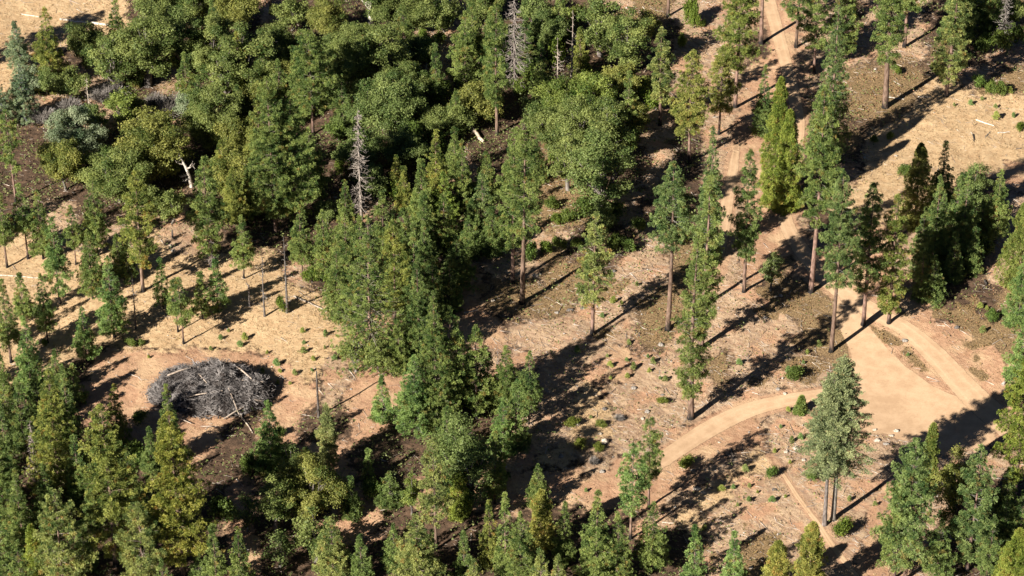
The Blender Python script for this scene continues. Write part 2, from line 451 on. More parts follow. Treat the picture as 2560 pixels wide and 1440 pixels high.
# kind, base x, base y, top y, crown width, bare trunk share, tone
TREES = """
p 48 168 57 62 .1 g|p 130 215 20 88 .05 o|p 62 312 148 76 .15 g|p 40 505 278 70 .4 n|p 4 330 190 60 .2 g
o 215 175 60 92 0 n|o 275 232 95 98 0 n|o 370 215 10 155 0 n|o 455 188 20 105 0 d|o 535 190 40 128 0 n|o 405 62 -35 110 0 n
o 490 66 -30 96 0 n|o 590 78 -30 105 0 o|o 620 240 62 132 0 n|o 560 262 130 92 0 n|o 195 400 266 128 0 g|o 165 475 350 102 0 o
o 315 332 225 82 0 y|o 385 445 292 192 0 o|o 300 505 375 152 0 n|o 540 378 222 138 0 n|o 118 236 170 60 0 d|o 470 300 235 60 0 g
p 678 37 -230 90 .5 n|o 730 78 0 84 0 n|o 820 92 0 92 0 o|o 690 165 68 104 0 n|o 640 330 215 100 0 o|o 605 420 300 110 0 o|o 590 480 380 120 0 o
p 783 335 78 145 .3 n|p 690 588 192 125 .08 n|p 742 578 240 118 .08 n|p 776 500 320 100 .1 n|p 655 470 250 80 .1 o
o 870 245 62 150 0 n|o 965 235 68 125 0 n|o 960 325 188 172 0 d|o 1025 262 160 92 0 n|o 985 66 -30 140 0 n|w 929 64 -100 120 .4 n|o 1055 78 -20 92 0 n
p 1165 208 30 88 .05 n|p 1243 336 5 78 .25 n|o 1110 80 0 80 0 n|o 1215 60 -30 90 0 n|o 1090 330 270 90 0 n|o 1190 300 215 110 0 o
o 900 430 330 110 0 d|o 1010 420 330 110 0 d
p 1092 505 325 72 .05 o|p 992 485 390 52 .1 o|p 1137 445 320 52 .05 n|p 1155 525 350 56 .05 n|p 1215 505 380 62 .05 n|p 1110 545 430 68 .05 y
p 1012 525 415 46 .05 o|p 1208 587 430 62 .15 b|p 1112 625 480 78 .05 n|p 1062 725 555 84 .05 d|p 1142 725 590 86 .05 d|p 1172 640 540 60 .05 d
p 867 602 450 62 .05 n|p 930 908 535 190 .03 n|p 987 800 556 104 .1 o|p 872 742 520 84 .05 n|p 813 702 525 76 .15 n|p 757 692 512 62 .25 n
p 962 720 480 80 .1 n|p 1035 800 560 80 .05 d|p 1050 900 640 90 .05 d|p 1010 640 520 70 .05 d|o 890 928 835 72 0 n|o 947 930 850 76 0 n|p 998 925 800 56 .05 n
p 1090 1075 730 112 .04 n|p 1128 1052 770 92 .08 n|p 1192 1045 820 92 .12 n|p 1040 1093 890 100 .15 e|p 958 1060 940 52 .08 e|p 1264 1040 865 82 .1 n
p 1322 1060 880 62 .2 d|p 1258 1135 995 72 .05 e|p 1296 1065 955 40 .25 e|o 1160 1275 1040 150 0 d|p 1237 1258 1080 56 .15 n|p 1090 1372 1098 92 .3 l
c 1148 1292 1138 62 0 y|o 1030 1285 1185 48 0 y|p 975 1265 1180 62 .05 d|p 834 1450 1292 100 .05 l|p 1045 1465 1290 140 .05 l|p 905 1455 1340 58 .05 d
o 780 1300 1142 150 0 o|o 790 1405 1270 104 0 n|o 690 1335 1190 94 0 n|p 678 1168 1003 88 .05 e|f 822 1175 1010 70 .1 o|p 922 1203 1122 30 0 d
p 18 668 485 56 .4 n|p 70 645 460 50 .35 d|p 108 645 475 62 .1 n|p 150 758 545 72 .12 e|p 190 662 515 46 .35 n|p 245 638 435 66 .15 n|p 358 728 430 106 .2 o
p 232 747 575 72 .15 n|p 300 690 585 52 .1 n|p 320 700 610 50 .1 d|p 286 842 642 78 .18 e|p 408 772 645 40 .08 e|p 459 858 695 58 .42 n|p 445 828 700 40 .4 n
p 506 797 680 46 .1 n|p 546 780 650 52 .15 e|p 528 667 392 102 .15 n|p 610 695 540 56 .25 n|p 217 905 770 60 .07 e|p 60 800 683 52 .1 n|p 120 858 685 56 .2 d
p 28 905 700 60 .2 n|p -4 870 720 50 .2 n|p 80 985 795 78 .05 e|p 147 990 875 68 .05 d|p 188 1012 917 58 .05 d|p 8 990 880 44 .05 n
p 148 1210 925 152 .06 o|p 178 1150 915 76 .06 d|p 295 1112 962 72 .06 o|p 290 1415 1010 165 .15 o|p 428 1150 963 64 .03 n|c 460 1445 1035 160 .08 o
p 14 1335 1035 118 .06 n|p 62 1375 1170 68 .04 n|p 160 1490 1227 152 .08 l|p 60 1500 1355 84 .05 n|p 362 1485 1260 150 .08 l|p 542 1480 1313 68 .05 n|p 604 1485 1318 72 .05 n
c 92 1440 1315 50 0 y|p 215 1420 1300 60 .05 d|p 20 1180 1010 60 .05 d|p 240 1300 1160 60 .05 d|p 500 1460 1385 60 .05 d
o 1500 140 -5 110 0 n|o 1565 190 20 125 0 n|o 1400 300 198 115 0 y|o 1482 302 188 112 0 y|o 1562 242 158 92 0 o|o 1372 375 268 122 0 n|o 1442 402 248 132 0 n
o 1512 425 250 122 0 n|o 1500 525 335 150 0 d|o 1420 475 340 92 0 n|o 1560 400 290 70 0 y|o 1335 300 250 70 0 d|o 1365 130 30 90 0 d
p 1650 312 68 68 .25 l|c 1723 406 128 100 .25 l|c 1797 335 120 92 .2 l|c 1838 268 -95 112 .2 n|p 1670 39 -230 90 .4 n|p 1305 757 295 112 .36 n|p 1282 708 325 84 .3 n
c 1727 1045 590 92 .16 b|c 1752 870 440 84 .14 b|p 1768 640 318 78 .05 b|p 1670 822 405 118 .5 b|p 1481 834 530 90 .26 l|p 1860 730 375 78 .3 d|o 1926 727 630 50 .2 b
p 2035 182 -70 82 .2 n|p 2068 400 -30 96 .03 b|p 2027 730 215 112 .42 n|p 2105 155 -90 84 .15 n|p 2213 268 -160 88 .32 n|p 2261 117 -250 110 .25 n
p 2365 240 -70 90 .15 l|p 1990 118 -130 72 .2 d|p 1903 108 -180 60 .4 n|c 1935 505 195 78 .04 y|c 1962 525 275 84 .02 y|p 1905 335 165 58 .05 d
c 2285 565 360 82 .04 l|p 2350 530 355 68 .05 b|o 2430 545 408 84 0 d|p 2487 600 425 72 .15 n|c 2548 720 498 92 .05 n|p 2545 810 640 84 .04 e|p 2550 945 788 84 .04 e
c 2530 1290 870 135 .3 y|p 2078 878 430 100 .36 b|p 2158 812 458 94 .22 d|c 2222 808 488 84 .07 n|p 2402 640 430 82 .05 d|p 2330 655 440 74 .05 d|p 2300 690 520 70 .05 d
f 2083 1298 890 160 .34 l|f 2061 1312 935 138 .38 l|p 2262 1450 1095 155 .15 b|p 2237 1445 1180 120 .12 n|c 2318 1230 1060 46 .04 n|o 2380 1345 1118 104 0 o|p 2418 1425 1113 118 .1 b
c 2528 1510 1325 122 .02 y|c 1938 1485 1355 76 .05 p|c 2020 1505 1308 96 .05 p|p 1830 1475 1330 72 .05 e|p 1733 1445 1315 52 .04 e|p 1630 1432 1258 84 .08 n
p 1576 1348 1110 86 .28 e|p 1622 1268 1048 78 .2 n|p 1345 1262 1162 56 .05 n|c 1352 1370 1225 68 .05 p|p 1410 1405 1255 56 .05 n|p 1490 1465 1225 98 .06 n|p 1540 1465 1285 84 .06 n
p 1302 1465 1280 102 .05 n|p 1352 1510 1375 66 .04 l|p 1396 1515 1390 70 .04 l|p 1265 1445 1235 62 .05 n|p 1222 1405 1252 54 .05 o|p 1186 1500 1400 60 .04 l|p 1160 1440 1330 50 .05 d
o 700 215 120 100 0 o|p 745 300 170 70 .05 n|o 880 170 60 90 0 n|p 835 250 130 66 .05 d|o 1060 180 90 80 0 n|o 1100 255 195 70 0 y|p 1010 150 10 66 .05 n|p 700 290 150 70 .05 n
p 1180 130 10 66 .05 n|o 1330 60 -20 80 0 d|p 1400 100 -20 66 .05 n|p 1340 450 350 60 .05 n|p 1450 190 70 50 .05 o|o 1600 330 260 60 0 o|o 1610 100 30 70 0 o|o 1500 590 510 70 0 d
o 70 240 180 60 0 g|o 180 250 180 60 0 n|o 330 300 245 50 0 n|o 240 330 265 50 0 d|o 380 540 475 66 0 n|o 250 470 395 84 0 n|p 600 340 215 66 .05 n|p 470 260 130 60 .05 n|p 340 210 60 60 .05 n
p 560 470 350 70 .05 o|p 590 560 420 70 .1 o|p 640 540 390 70 .1 n|o 930 480 415 70 0 d|p 1055 560 400 56 .05 n|p 1060 640 480 56 .05 d|p 1180 600 500 50 .05 d|p 1230 640 520 56 .1 d|p 1010 320 200 56 .05 d
p 660 250 110 70 .05 n|o 770 160 90 84 0 n|p 1140 330 230 56 .05 n|o 1160 160 80 50 0 y|p 1230 200 20 64 .1 n|p 1310 190 40 64 .1 d|p 300 150 -10 64 .05 n|p 540 150 0 60 .05 d|p 600 250 80 64 .05 o|p 1090 260 110 60 .05 d|p 860 330 190 64 .05 d|p 500 330 190 60 .05 d|p 1570 330 180 56 .05 n|p 1350 260 100 56 .05 n|p 2390 110 -60 90 .1 d|p 920 200 60 66 .05 o|p 430 420 290 66 .05 o
p 985 1420 1310 60 .05 d|p 880 1290 1190 50 .05 d|o 620 1330 1240 70 0 d|o 700 1420 1330 70 0 d|p 380 1330 1190 60 .05 d|o 730 1180 1110 60 0 d|p 770 1220 1120 44 .05 d
p 120 1300 1160 76 .05 d|p 200 1250 1090 76 .05 d|p 330 1260 1120 70 .05 d|p 60 1120 960 76 .05 d|p 100 1060 930 60 .05 d|p 30 1260 1120 70 .05 d|p 250 1150 1040 56 .05 d|p 20 1060 930 60 .05 n|p 380 1180 1070 50 .05 d|p 10 1430 1270 70 .05 d
p 1085 800 640 70 .05 d|p 1125 775 640 70 .05 d|p 1150 690 600 60 .05 d|p 1070 860 720 60 .05 d|p 1000 760 600 70 .05 d|p 905 690 540 70 .05 n|p 845 800 600 74 .05 n|p 1020 880 760 60 .05 d|p 1160 1000 850 70 .05 n|p 1220 1010 880 60 .05 d|p 1290 1120 960 66 .05 d|p 1240 1200 1080 60 .05 d|p 1120 1150 1020 60 .05 d
p 2380 700 580 50 .05 d|p 2430 680 570 50 .05 d|p 2300 745 610 46 .05 d|p 2350 610 480 54 .05 d|p 2390 560 440 50 .05 d|p 2450 600 500 60 .05 n|p 2330 750 640 60 .05 d|p 2545 1380 1230 70 .1 d|p 2440 1340 1200 60 .1 d|p 2510 1300 1170 60 .1 d
o 70 240 170 70 0 g|o 180 250 170 80 0 n|o 330 300 235 60 0 n|o 240 330 260 60 0 d|o 380 540 470 80 0 n|o 430 560 480 70 0 n|o 250 470 390 100 0 n|o 600 330 240 90 0 n
o 550 470 400 90 0 n|p 590 560 420 80 .1 o|p 640 540 390 76 .1 n|o 820 560 500 60 0 d|o 930 500 420 80 0 d|p 1055 560 400 62 .05 n|p 1060 640 480 60 .05 d|p 1180 600 500 56 .05 d|p 1230 640 520 60 .1 d|o 1010 300 230 90 0 d
o 660 250 150 90 0 n|o 770 160 90 90 0 n|o 1140 330 260 90 0 n|o 1160 160 70 60 0 y|p 1230 200 20 70 .1 n|o 1270 150 60 90 0 n|p 1310 190 40 70 .1 d|p 2390 110 -60 90 .1 d|p 2480 80 -60 80 .05 d|o 2540 60 -20 70 0 n|o 2420 50 -20 80 0 d|p 2505 1380 1240 80 .1 d|p 2470 1445 1290 70 .1 d|p 2340 1450 1300 80 .1 d
"""
# trees added just outside the view, meant to throw shade into it
SHADERS = """
p 420 1640 1400 120 .05 n|p 560 1700 1480 130 .05 n|p 700 1650 1450 120 .05 n|p 250 1680 1470 110 .05 n|p 880 1660 1470 110 .05 n|p 1700 1660 1460 100 .05 n|p 2050 1690 1560 110 .1 n|p 1990 1640 1500 100 .1 n
p -60 1150 900 110 .1 n|p -50 980 760 90 .1 n|p -70 620 420 90 .1 n|p 1150 1700 1500 110 .05 n|p 1480 1720 1500 110 .05 n|p -110 190 -60 130 .2 n|p 2300 1720 1500 120 .1 n|p 600 1560 1500 90 .05 n
"""
KN = {'p': 'pine', 'c': 'cedar', 'f': 'fir', 'o': 'oak', 'w': 'owhite'}
i = 0
for line in (TREES+SHADERS).replace('\n', '|').split('|'):
    q = line.split()
    if len(q) != 7: continue
    tone, look = TONES[q[6]]
    jit = 1+.16*(((i*.618) % 1)-.5)
    tree(KN[q[0]], *map(float, q[1:6]), tuple(v*jit for v in tone), look, i); i += 1

# ------------------------------------------------------------------ dead trees
def dead(bx, by, ty, w, kind, mat, look, broken=False, colr=(1, 1, 1), lean=0):
    x, y, z = ground_at(bx, by); Ht = height_to(y, z, ty); s = mpp(x, y, z)
    rg = np.random.default_rng(int(bx*7+by))
    tb, mb = snag(rg, Ht, w*s, kind, broken)
    e = link(bpy.data.objects.new('dead_tree', None)); e.location = (x, y, z); e.rotation_euler = (0, lean, rg.uniform(0, 6) if not lean else 0)
    t = link(bpy.data.objects.new('trunk', tb.mesh('trunk', [M[mat]], True)), e); t.color = (*colr, 1)
    b = link(bpy.data.objects.new('twigs', mb.mesh('twigs', [M['bleached' if mat == 'bleached' else 'twig']])), e); b.color = (*colr, 1); b['kind'] = 'stuff'
    THINGS.append(dict(o=e, kind='dead_tree', px=bx, py=(by+ty)/2, by=by, h=Ht, look=look, cb=0))
for a in [(904, 548, 272, 76, 'dense', 'bleached', 'pale grey densely twigged', False, (.60, .57, .57)),
          (1287, 238, -40, 96, 'dense', 'barkgrey', 'grey heavily branched', False, (1.1, 1.05, 1.05)),
          (1428, 219, 25, 46, 'thin', 'bleached', 'slender grey', False, (.62, .57, .53)),
          (1394, 212, 92, 46, 'thin', 'bleached', 'short grey', False, (.75, .7, .67)),
          (1526, 224, 163, 16, 'thin', 'bleached', 'thin stick-like grey', False, (.7, .66, .62)),
          (662, 792, 640, 26, 'thin', 'barkgrey', 'thin charcoal-grey', False, (.8, .8, .8)),
          (718, 783, 592, 30, 'thin', 'barkgrey', 'thin leafless brown-grey', False, (.8, .8, .8)),
          (625, 768, 712, 30, 'post', 'barkgrey', 'snapped-off grey', True, (.8, .8, .8)),
          (340, 822, 688, 36, 'thin', 'barkgrey', 'thin bare dark', False, (.8, .8, .8)),
          (797, 1043, 928, 50, 'post', 'barkgrey', 'charred branchless', True, (.6, .58, .58)),
          (224, 282, 190, 36, 'thin', 'bleached', 'pale leafless twiggy', False, (.8, .75, .7)),
          (90, 1205, 1050, 52, 'dense', 'barkgrey', 'grey drooping leafless', False, (1.1, 1, 1)),
          (533, 670, 575, 40, 'dense', 'barkgrey', 'short twiggy grey', False, (1, .95, .95)),
          (1245, 945, 858, 34, 'few', 'twig', 'curly-topped leafless', False, (1, 1, 1)),
          (432, 597, 574, 12, 'post', 'barkgrey', 'very short snapped', True, (.7, .7, .7)),
          (2505, 130, -40, 60, 'dense', 'barkgrey', 'grey bushy leafless', False, (1, 1, 1))]:
    dead(*a)

# bleached broken snag with stub arms, and the white oak stem
def stub_snag(bx, by, ty, arms, look, thick):
    x, y, z = ground_at(bx, by); Ht = height_to(y, z, ty); s = mpp(x, y, z)
    mb = MB(); bb = MB()
    pts = np.array([[0, 0, -.3], [0, 0, Ht*.05], [-.03*Ht, 0, Ht*.3], [-.10*Ht, .05, Ht*.55], [-.2*Ht, 0, Ht*.8], [-.26*Ht, .1, Ht]])
    tube(mb, pts, thick*np.array([1.2, 1, .85, .75, .5, .15]), 8)
    rg = np.random.default_rng(5)
    for (t, dx, dz, r) in arms:
        p = np.array([np.interp(t, [0, .3, .55, .8, 1], [0, -.03, -.1, -.2, -.26])*Ht, 0, t*Ht])
        q = p+np.array([dx, rg.normal(0, .3), dz])
        tube(bb, [p, (p+q)/2+[0, 0, -.12], q, q+[dx*.2, .1, .45]], [r, r*.8, r*.5, .02], 5)
        for k in range(4):
            a = p+(q-p)*rg.uniform(.3, 1); sticks(bb, [a], [a+rg.normal(0, .5, 3)+[dx*.15, 0, .1]], .03, .012)
    e = link(bpy.data.objects.new('dead_tree', None)); e.location = (x, y, z)
    link(bpy.data.objects.new('trunk', mb.mesh('trunk', [M['bleached']], True)), e)
    link(bpy.data.objects.new('branches', bb.mesh('branches', [M['bleached']])), e)
    THINGS.append(dict(o=e, kind='dead_tree', px=bx, py=(by+ty)/2, by=by, h=Ht, look=look, cb=0))
stub_snag(478, 466, 376, [(.5, 1.3, .7, .16), (.62, -1.2, .5, .14), (.35, -1.4, -.5, .12), (.25, -1.0, -.6, .1), (.8, -.6, -.1, .07), (.45, .9, 1.3, .12)], 'bleached white broken-topped', .34)
stub_snag(238, 398, 345, [(.1, -.7, .1, .12), (.5, 1.0, .3, .1)], 'bright white short', .34)

# ------------------------------------------------------------------ zones of the ground
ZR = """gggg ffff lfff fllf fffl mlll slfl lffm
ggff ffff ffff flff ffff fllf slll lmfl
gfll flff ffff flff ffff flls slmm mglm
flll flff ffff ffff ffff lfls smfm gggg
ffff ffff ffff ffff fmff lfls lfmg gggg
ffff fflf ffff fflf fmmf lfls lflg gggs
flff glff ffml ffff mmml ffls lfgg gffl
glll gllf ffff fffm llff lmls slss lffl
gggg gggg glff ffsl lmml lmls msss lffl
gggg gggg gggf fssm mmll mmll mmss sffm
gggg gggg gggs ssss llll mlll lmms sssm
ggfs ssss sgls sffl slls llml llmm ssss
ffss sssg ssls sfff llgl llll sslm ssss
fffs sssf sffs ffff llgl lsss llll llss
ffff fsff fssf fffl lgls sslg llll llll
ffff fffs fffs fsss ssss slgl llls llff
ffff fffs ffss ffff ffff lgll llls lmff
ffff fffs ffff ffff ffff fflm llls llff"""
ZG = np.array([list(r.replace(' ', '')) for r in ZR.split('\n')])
assert ZG.shape == (18, 32), ZG.shape
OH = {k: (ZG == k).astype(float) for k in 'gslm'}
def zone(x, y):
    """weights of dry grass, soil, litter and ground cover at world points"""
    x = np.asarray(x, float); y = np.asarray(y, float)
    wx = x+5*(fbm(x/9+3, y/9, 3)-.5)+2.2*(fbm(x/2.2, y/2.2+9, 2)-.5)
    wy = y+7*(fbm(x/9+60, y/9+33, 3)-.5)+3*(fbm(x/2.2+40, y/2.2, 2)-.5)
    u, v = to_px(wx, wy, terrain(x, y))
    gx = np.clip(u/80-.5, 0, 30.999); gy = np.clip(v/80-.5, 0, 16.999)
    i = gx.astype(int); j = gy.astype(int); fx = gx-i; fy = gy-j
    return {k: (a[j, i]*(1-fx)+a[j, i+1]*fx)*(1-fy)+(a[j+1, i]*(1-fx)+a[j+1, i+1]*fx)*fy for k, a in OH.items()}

# extra ground cover patches (px, py, rx, ry) in survey pixels
PATCH = [(2240, 835, 50, 30), (2290, 880, 45, 28), (2325, 915, 24, 16), (1980, 775, 105, 45), (2000, 925, 55, 38), (1640, 765, 62, 40), (2400, 790, 60, 60), (2495, 210, 38, 28), (2440, 900, 50, 55), (2110, 1320, 45, 30), (1290, 730, 90, 40), (1400, 480, 60, 80), (1500, 830, 45, 18), (1400, 660, 70, 40),
         (2215, 215, 90, 60), (2300, 890, 45, 30), (1545, 720, 40, 20), (2150, 270, 40, 30), (1640, 850, 45, 18), (2150, 830, 22, 30), (1610, 40, 60, 40), (470, 215, 60, 22), (2240, 820, 40, 30), (1890, 960, 40, 20), (1900, 1395, 50, 60), (1760, 1360, 40, 30)]
PW = []
for (a, b, c, d) in PATCH:
    x, y, z = ground_at(a, b); s = mpp(x, y, z); PW.append((x, y, c*s, d*s/.58))
def patch(x, y):
    w = np.zeros(np.shape(x))
    n = 1.5*(fbm(x/3.2, y/3.2+77, 4)-.5)*2
    for (a, b, c, d) in PW:
        q = 1-np.sqrt(((x-a)/c)**2+((y-b)/d)**2)
        w = np.maximum(w, np.clip((q+n+.0)*1.7, 0, 1)*(q > -.7))
    return w

# ------------------------------------------------------------------ roads
def catmull(P, n=14):
    P = np.asarray(P, float); P = np.vstack([2*P[0]-P[1], P, 2*P[-1]-P[-2]]); out = []
    for i in range(1, len(P)-2):
        for t in np.linspace(0, 1, n, endpoint=False):
            out.append(.5*((2*P[i])+(-P[i-1]+P[i+1])*t+(2*P[i-1]-5*P[i]+4*P[i+1]-P[i+2])*t*t+(-P[i-1]+3*P[i]-3*P[i+1]+P[i+2])*t**3))
    out.append(P[-2]); return np.array(out)
ROADS = {'dirt_road': [(1905, -90, 36), (1922, 0, 36), (1938, 60, 36), (1962, 150, 34), (1985, 240, 34), (1996, 330, 32), (1975, 440, 32), (1962, 545, 36), (2015, 640, 46), (2085, 712, 54), (2175, 775, 50), (2262, 822, 50), (2330, 880, 58), (2400, 955, 64), (2470, 1025, 70), (2600, 1130, 75)],
         'dirt_track': [(2110, 985, 60), (2030, 992, 46), (1950, 1005, 44), (1860, 1030, 50), (1770, 1075, 52), (1700, 1120, 48), (1640, 1160, 44), (1570, 1185, 40), (1500, 1205, 34)],
         'side_track': [(1850, 330, 14), (1838, 390, 24), (1832, 430, 26), (1818, 500, 30), (1812, 560, 28), (1805, 620, 22), (1800, 680, 14)],
         'footpath': [(1925, 1140, 8), (1960, 1190, 10), (2000, 1250, 11), (2045, 1310, 12), (2085, 1370, 14), (2140, 1440, 16), (2180, 1500, 16)]}
CLEAR = [(2095, 725), (2140, 775), (2190, 840), (2240, 895), (2300, 945), (2370, 985), (2430, 1000), (2480, 1020), (2500, 1075), (2440, 1115), (2360, 1130), (2285, 1105), (2215, 1085), (2150, 1070), (2115, 1035), (2085, 1000), (2110, 950), (2130, 900), (2115, 850), (2090, 800)]
ROADW = {}
for k, L in ROADS.items():
    c = catmull(L); ROADW[k] = [(*ground_at(a, b)[:2], w) for a, b, w in c]
cl = catmull([(a, b) for a, b in CLEAR+[CLEAR[0]]], 8)[:-1]
CLW = np.array([ground_at(a, b)[:2] for a, b in cl])
ctr = CLW.mean(0)
def road_mask(x, y):
    """1 on the roads, falling to 0 about two metres outside"""
    m = np.zeros(np.shape(x))
    for k, L in ROADW.items():
        for (a, b, w) in L[::2]:
            r = w*.066/2+(.3 if k != 'footpath' else 0)
            m = np.maximum(m, np.clip(1-(np.hypot(x-a, y-b)-r)/1.2, 0, 1))
    ang = np.arctan2(y-ctr[1], x-ctr[0]); ca = np.arctan2(CLW[:, 1]-ctr[1], CLW[:, 0]-ctr[0]); cr = np.hypot(*(CLW-ctr).T)
    o = np.argsort(ca); rr = np.interp(ang, ca[o], cr[o], period=2*pi)
    m = np.maximum(m, np.clip(1-(np.hypot(x-ctr[0], y-ctr[1])-rr)/1.2, 0, 1))
    return m

# ------------------------------------------------------------------ the ground sheet
def axis(lo, hi, st, far):
    a = np.arange(lo, hi+st/2, st); out = [a]
    g = [a[-1]]; s = st
    while g[-1] < far: s *= 1.35; g.append(g[-1]+s)
    h = [a[0]]; s = st
    while h[-1] > -far: s *= 1.35; h.append(h[-1]-s)
    return np.concatenate([h[:0:-1], a, g[1:]])
gx = axis(-112, 112, .45, 4000); gy = axis(325, 560, .5, 4500)
GX, GY = np.meshgrid(gx, gy); nx, ny = len(gx), len(gy)
RM = road_mask(GX, GY)
micro = (.16*(fbm(GX/1.7, GY/1.7+5, 3)-.5)+.45*(fbm(GX/5, GY/5+8, 2)-.5))*(1-np.clip(RM*1.5, 0, 1))
GZ = terrain(GX, GY)+micro*(np.abs(GX) < 130)
Z = zone(GX, GY); pm = patch(GX, GY)*(1-np.clip(RM*1.6-.6, 0, 1))
me = bpy.data.meshes.new('ground')
v = np.stack([GX, GY, GZ], -1).reshape(-1, 3).astype(np.float32)
i = np.arange((nx)*(ny)).reshape(ny, nx); f = np.stack([i[:-1, :-1], i[:-1, 1:], i[1:, 1:], i[1:, :-1]], -1).reshape(-1, 4)
me.from_pydata([], [], []) 
me.vertices.add(len(v)); me.vertices.foreach_set('co', v.ravel()); me.loops.add(f.size); me.loops.foreach_set('vertex_index', f.ravel().astype(np.int32))
me.polygons.add(len(f)); me.polygons.foreach_set('loop_start', (np.arange(len(f))*4).astype(np.int32)); me.polygons.foreach_set('use_smooth', np.ones(len(f), bool))
me.update(calc_edges=True)
a = me.attributes.new('zone', 'FLOAT_COLOR', 'POINT')
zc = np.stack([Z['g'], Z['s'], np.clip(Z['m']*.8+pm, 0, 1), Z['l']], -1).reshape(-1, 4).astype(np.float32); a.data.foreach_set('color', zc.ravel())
a = me.attributes.new('way', 'FLOAT', 'POINT'); a.data.foreach_set('value', RM.ravel().astype(np.float32))
m, nt = new_mat('ground_soil')
at = N(nt, 'ShaderNodeAttribute', attribute_name='zone'); sp = N(nt, 'ShaderNodeSeparateColor'); nt.links.new(at.outputs['Color'], sp.inputs[0])
tc = N(nt, 'ShaderNodeTexCoord'); co = tc.outputs['Object']
mp0 = N(nt, 'ShaderNodeMapping'); mp0.inputs['Rotation'].default_value = (0, 0, radians(40)); nt.links.new(co, mp0.inputs[0])
mp = N(nt, 'ShaderNodeMapping'); mp.inputs['Scale'].default_value = (.75, 1.5, 1); nt.links.new(mp0.outputs[0], mp.inputs[0])
n1 = noise(nt, .9, 5, .7, co); n2 = noise(nt, 4.5, 4, .75, co); n3 = noise(nt, .18, 3, .6, co); nr = noise(nt, .8, 4, .7, mp.outputs[0])
def edge(w, n, lo=.38, hi=.62): return ramp(nt, math_(nt, 'ADD', w, math_(nt, 'MULTIPLY', math_(nt, 'SUBTRACT', n, .5), .9)), lo, hi)
floor_ = mixc(nt, ramp(nt, n1, .35, .7), (.055, .038, .027), (.16, .10, .065))  # dark duff, its colour lowered further to deepen the shade under the trees
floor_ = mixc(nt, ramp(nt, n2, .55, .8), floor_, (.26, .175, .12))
soil = mixc(nt, ramp(nt, n1, .3, .7), (.38, .215, .13), (.50, .31, .195))
soil = mixc(nt, ramp(nt, n2, .55, .7), soil, (.30, .16, .10))
soil = mixc(nt, math_(nt, 'MULTIPLY', ramp(nt, n3, .45, .65), .5), soil, (.62, .45, .27))
grass = mixc(nt, ramp(nt, n1, .3, .7), (.465, .305, .17), (.60, .435, .255))
grass = mixc(nt, ramp(nt, n2, .55, .72), grass, (.40, .25, .14))
lit = mixc(nt, ramp(nt, nr, .38, .62), (.335, .22, .145), (.51, .365, .24))
lit = mixc(nt, ramp(nt, n2, .52, .68), lit, (.24, .155, .11))
lit = mixc(nt, math_(nt, 'MULTIPLY', ramp(nt, n3, .5, .62), .5), lit, (.50, .26, .15))
cov = mixc(nt, ramp(nt, n2, .4, .6), (.14, .095, .05), (.33, .225, .12))
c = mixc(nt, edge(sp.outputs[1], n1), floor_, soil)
c = mixc(nt, edge(at.outputs['Alpha'], n1), c, lit)
c = mixc(nt, edge(sp.outputs[0], n1), c, grass)
c = mixc(nt, edge(sp.outputs[2], n2), c, cov)
aw = N(nt, 'ShaderNodeAttribute', attribute_name='way')
c = mixc(nt, math_(nt, 'MULTIPLY', edge(aw.outputs['Fac'], n1, .3, .8), .75), c, soil)
d = N(nt, 'ShaderNodeBsdfPrincipled'); nt.links.new(c, d.inputs['Base Color']); d.inputs['Roughness'].default_value = .95; d.inputs['Specular IOR Level'].default_value = .1
bm_ = N(nt, 'ShaderNodeBump'); bm_.inputs['Strength'].default_value = .9; bm_.inputs['Distance'].default_value = .16
nt.links.new(math_(nt, 'ADD', math_(nt, 'ADD', n2, math_(nt, 'MULTIPLY', n1, 1.5)), nr), bm_.inputs['Height']); nt.links.new(bm_.outputs[0], d.inputs['Normal'])
o_ = N(nt, 'ShaderNodeOutputMaterial'); nt.links.new(d.outputs[0], o_.inputs[0])
me.materials.append(m)
g = link(bpy.data.objects.new('ground', me)); g['kind'] = 'structure'

# road surfaces
def road_mat(name, a_, b_, rut=True):
    m, nt = new_mat(name)
    tc = N(nt, 'ShaderNodeTexCoord'); n1 = noise(nt, .5, 4, .6, tc.outputs['Object']); n2 = noise(nt, 3, 6, .8, tc.outputs['Object'])
    c = mixc(nt, ramp(nt, n1, .3, .7), a_, b_)
    c = mixc(nt, math_(nt, 'MULTIPLY', ramp(nt, n2, .5, .68), .4), c, (.33, .20, .125))
    e = N(nt, 'ShaderNodeAttribute', attribute_name='tint'); s = N(nt, 'ShaderNodeSeparateColor'); nt.links.new(e.outputs['Color'], s.inputs[0])
    c = mixc(nt, math_(nt, 'MULTIPLY', s.outputs[1], .2), c, (.72, .50, .33))
    d = N(nt, 'ShaderNodeBsdfPrincipled'); nt.links.new(c, d.inputs['Base Color']); d.inputs['Roughness'].default_value = .95; d.inputs['Specular IOR Level'].default_value = .1
    b = N(nt, 'ShaderNodeBump'); b.inputs['Strength'].default_value = .5; b.inputs['Distance'].default_value = .06; nt.links.new(math_(nt, 'ADD', n2, math_(nt, 'MULTIPLY', s.outputs[1], -.6)), b.inputs['Height']); nt.links.new(b.outputs[0], d.inputs['Normal'])
    al = ramp(nt, math_(nt, 'ADD', s.outputs[0], math_(nt, 'MULTIPLY', math_(nt, 'SUBTRACT', noise(nt, 1.6, 4, .7, tc.outputs['Object']), .5), .7)), .18, .42)
    nt.links.new(al, d.inputs['Alpha'])
    o = N(nt, 'ShaderNodeOutputMaterial'); nt.links.new(d.outputs[0], o.inputs[0])
    return m
RMAT = road_mat('packed_dirt', (.46, .305, .185), (.565, .39, .245))
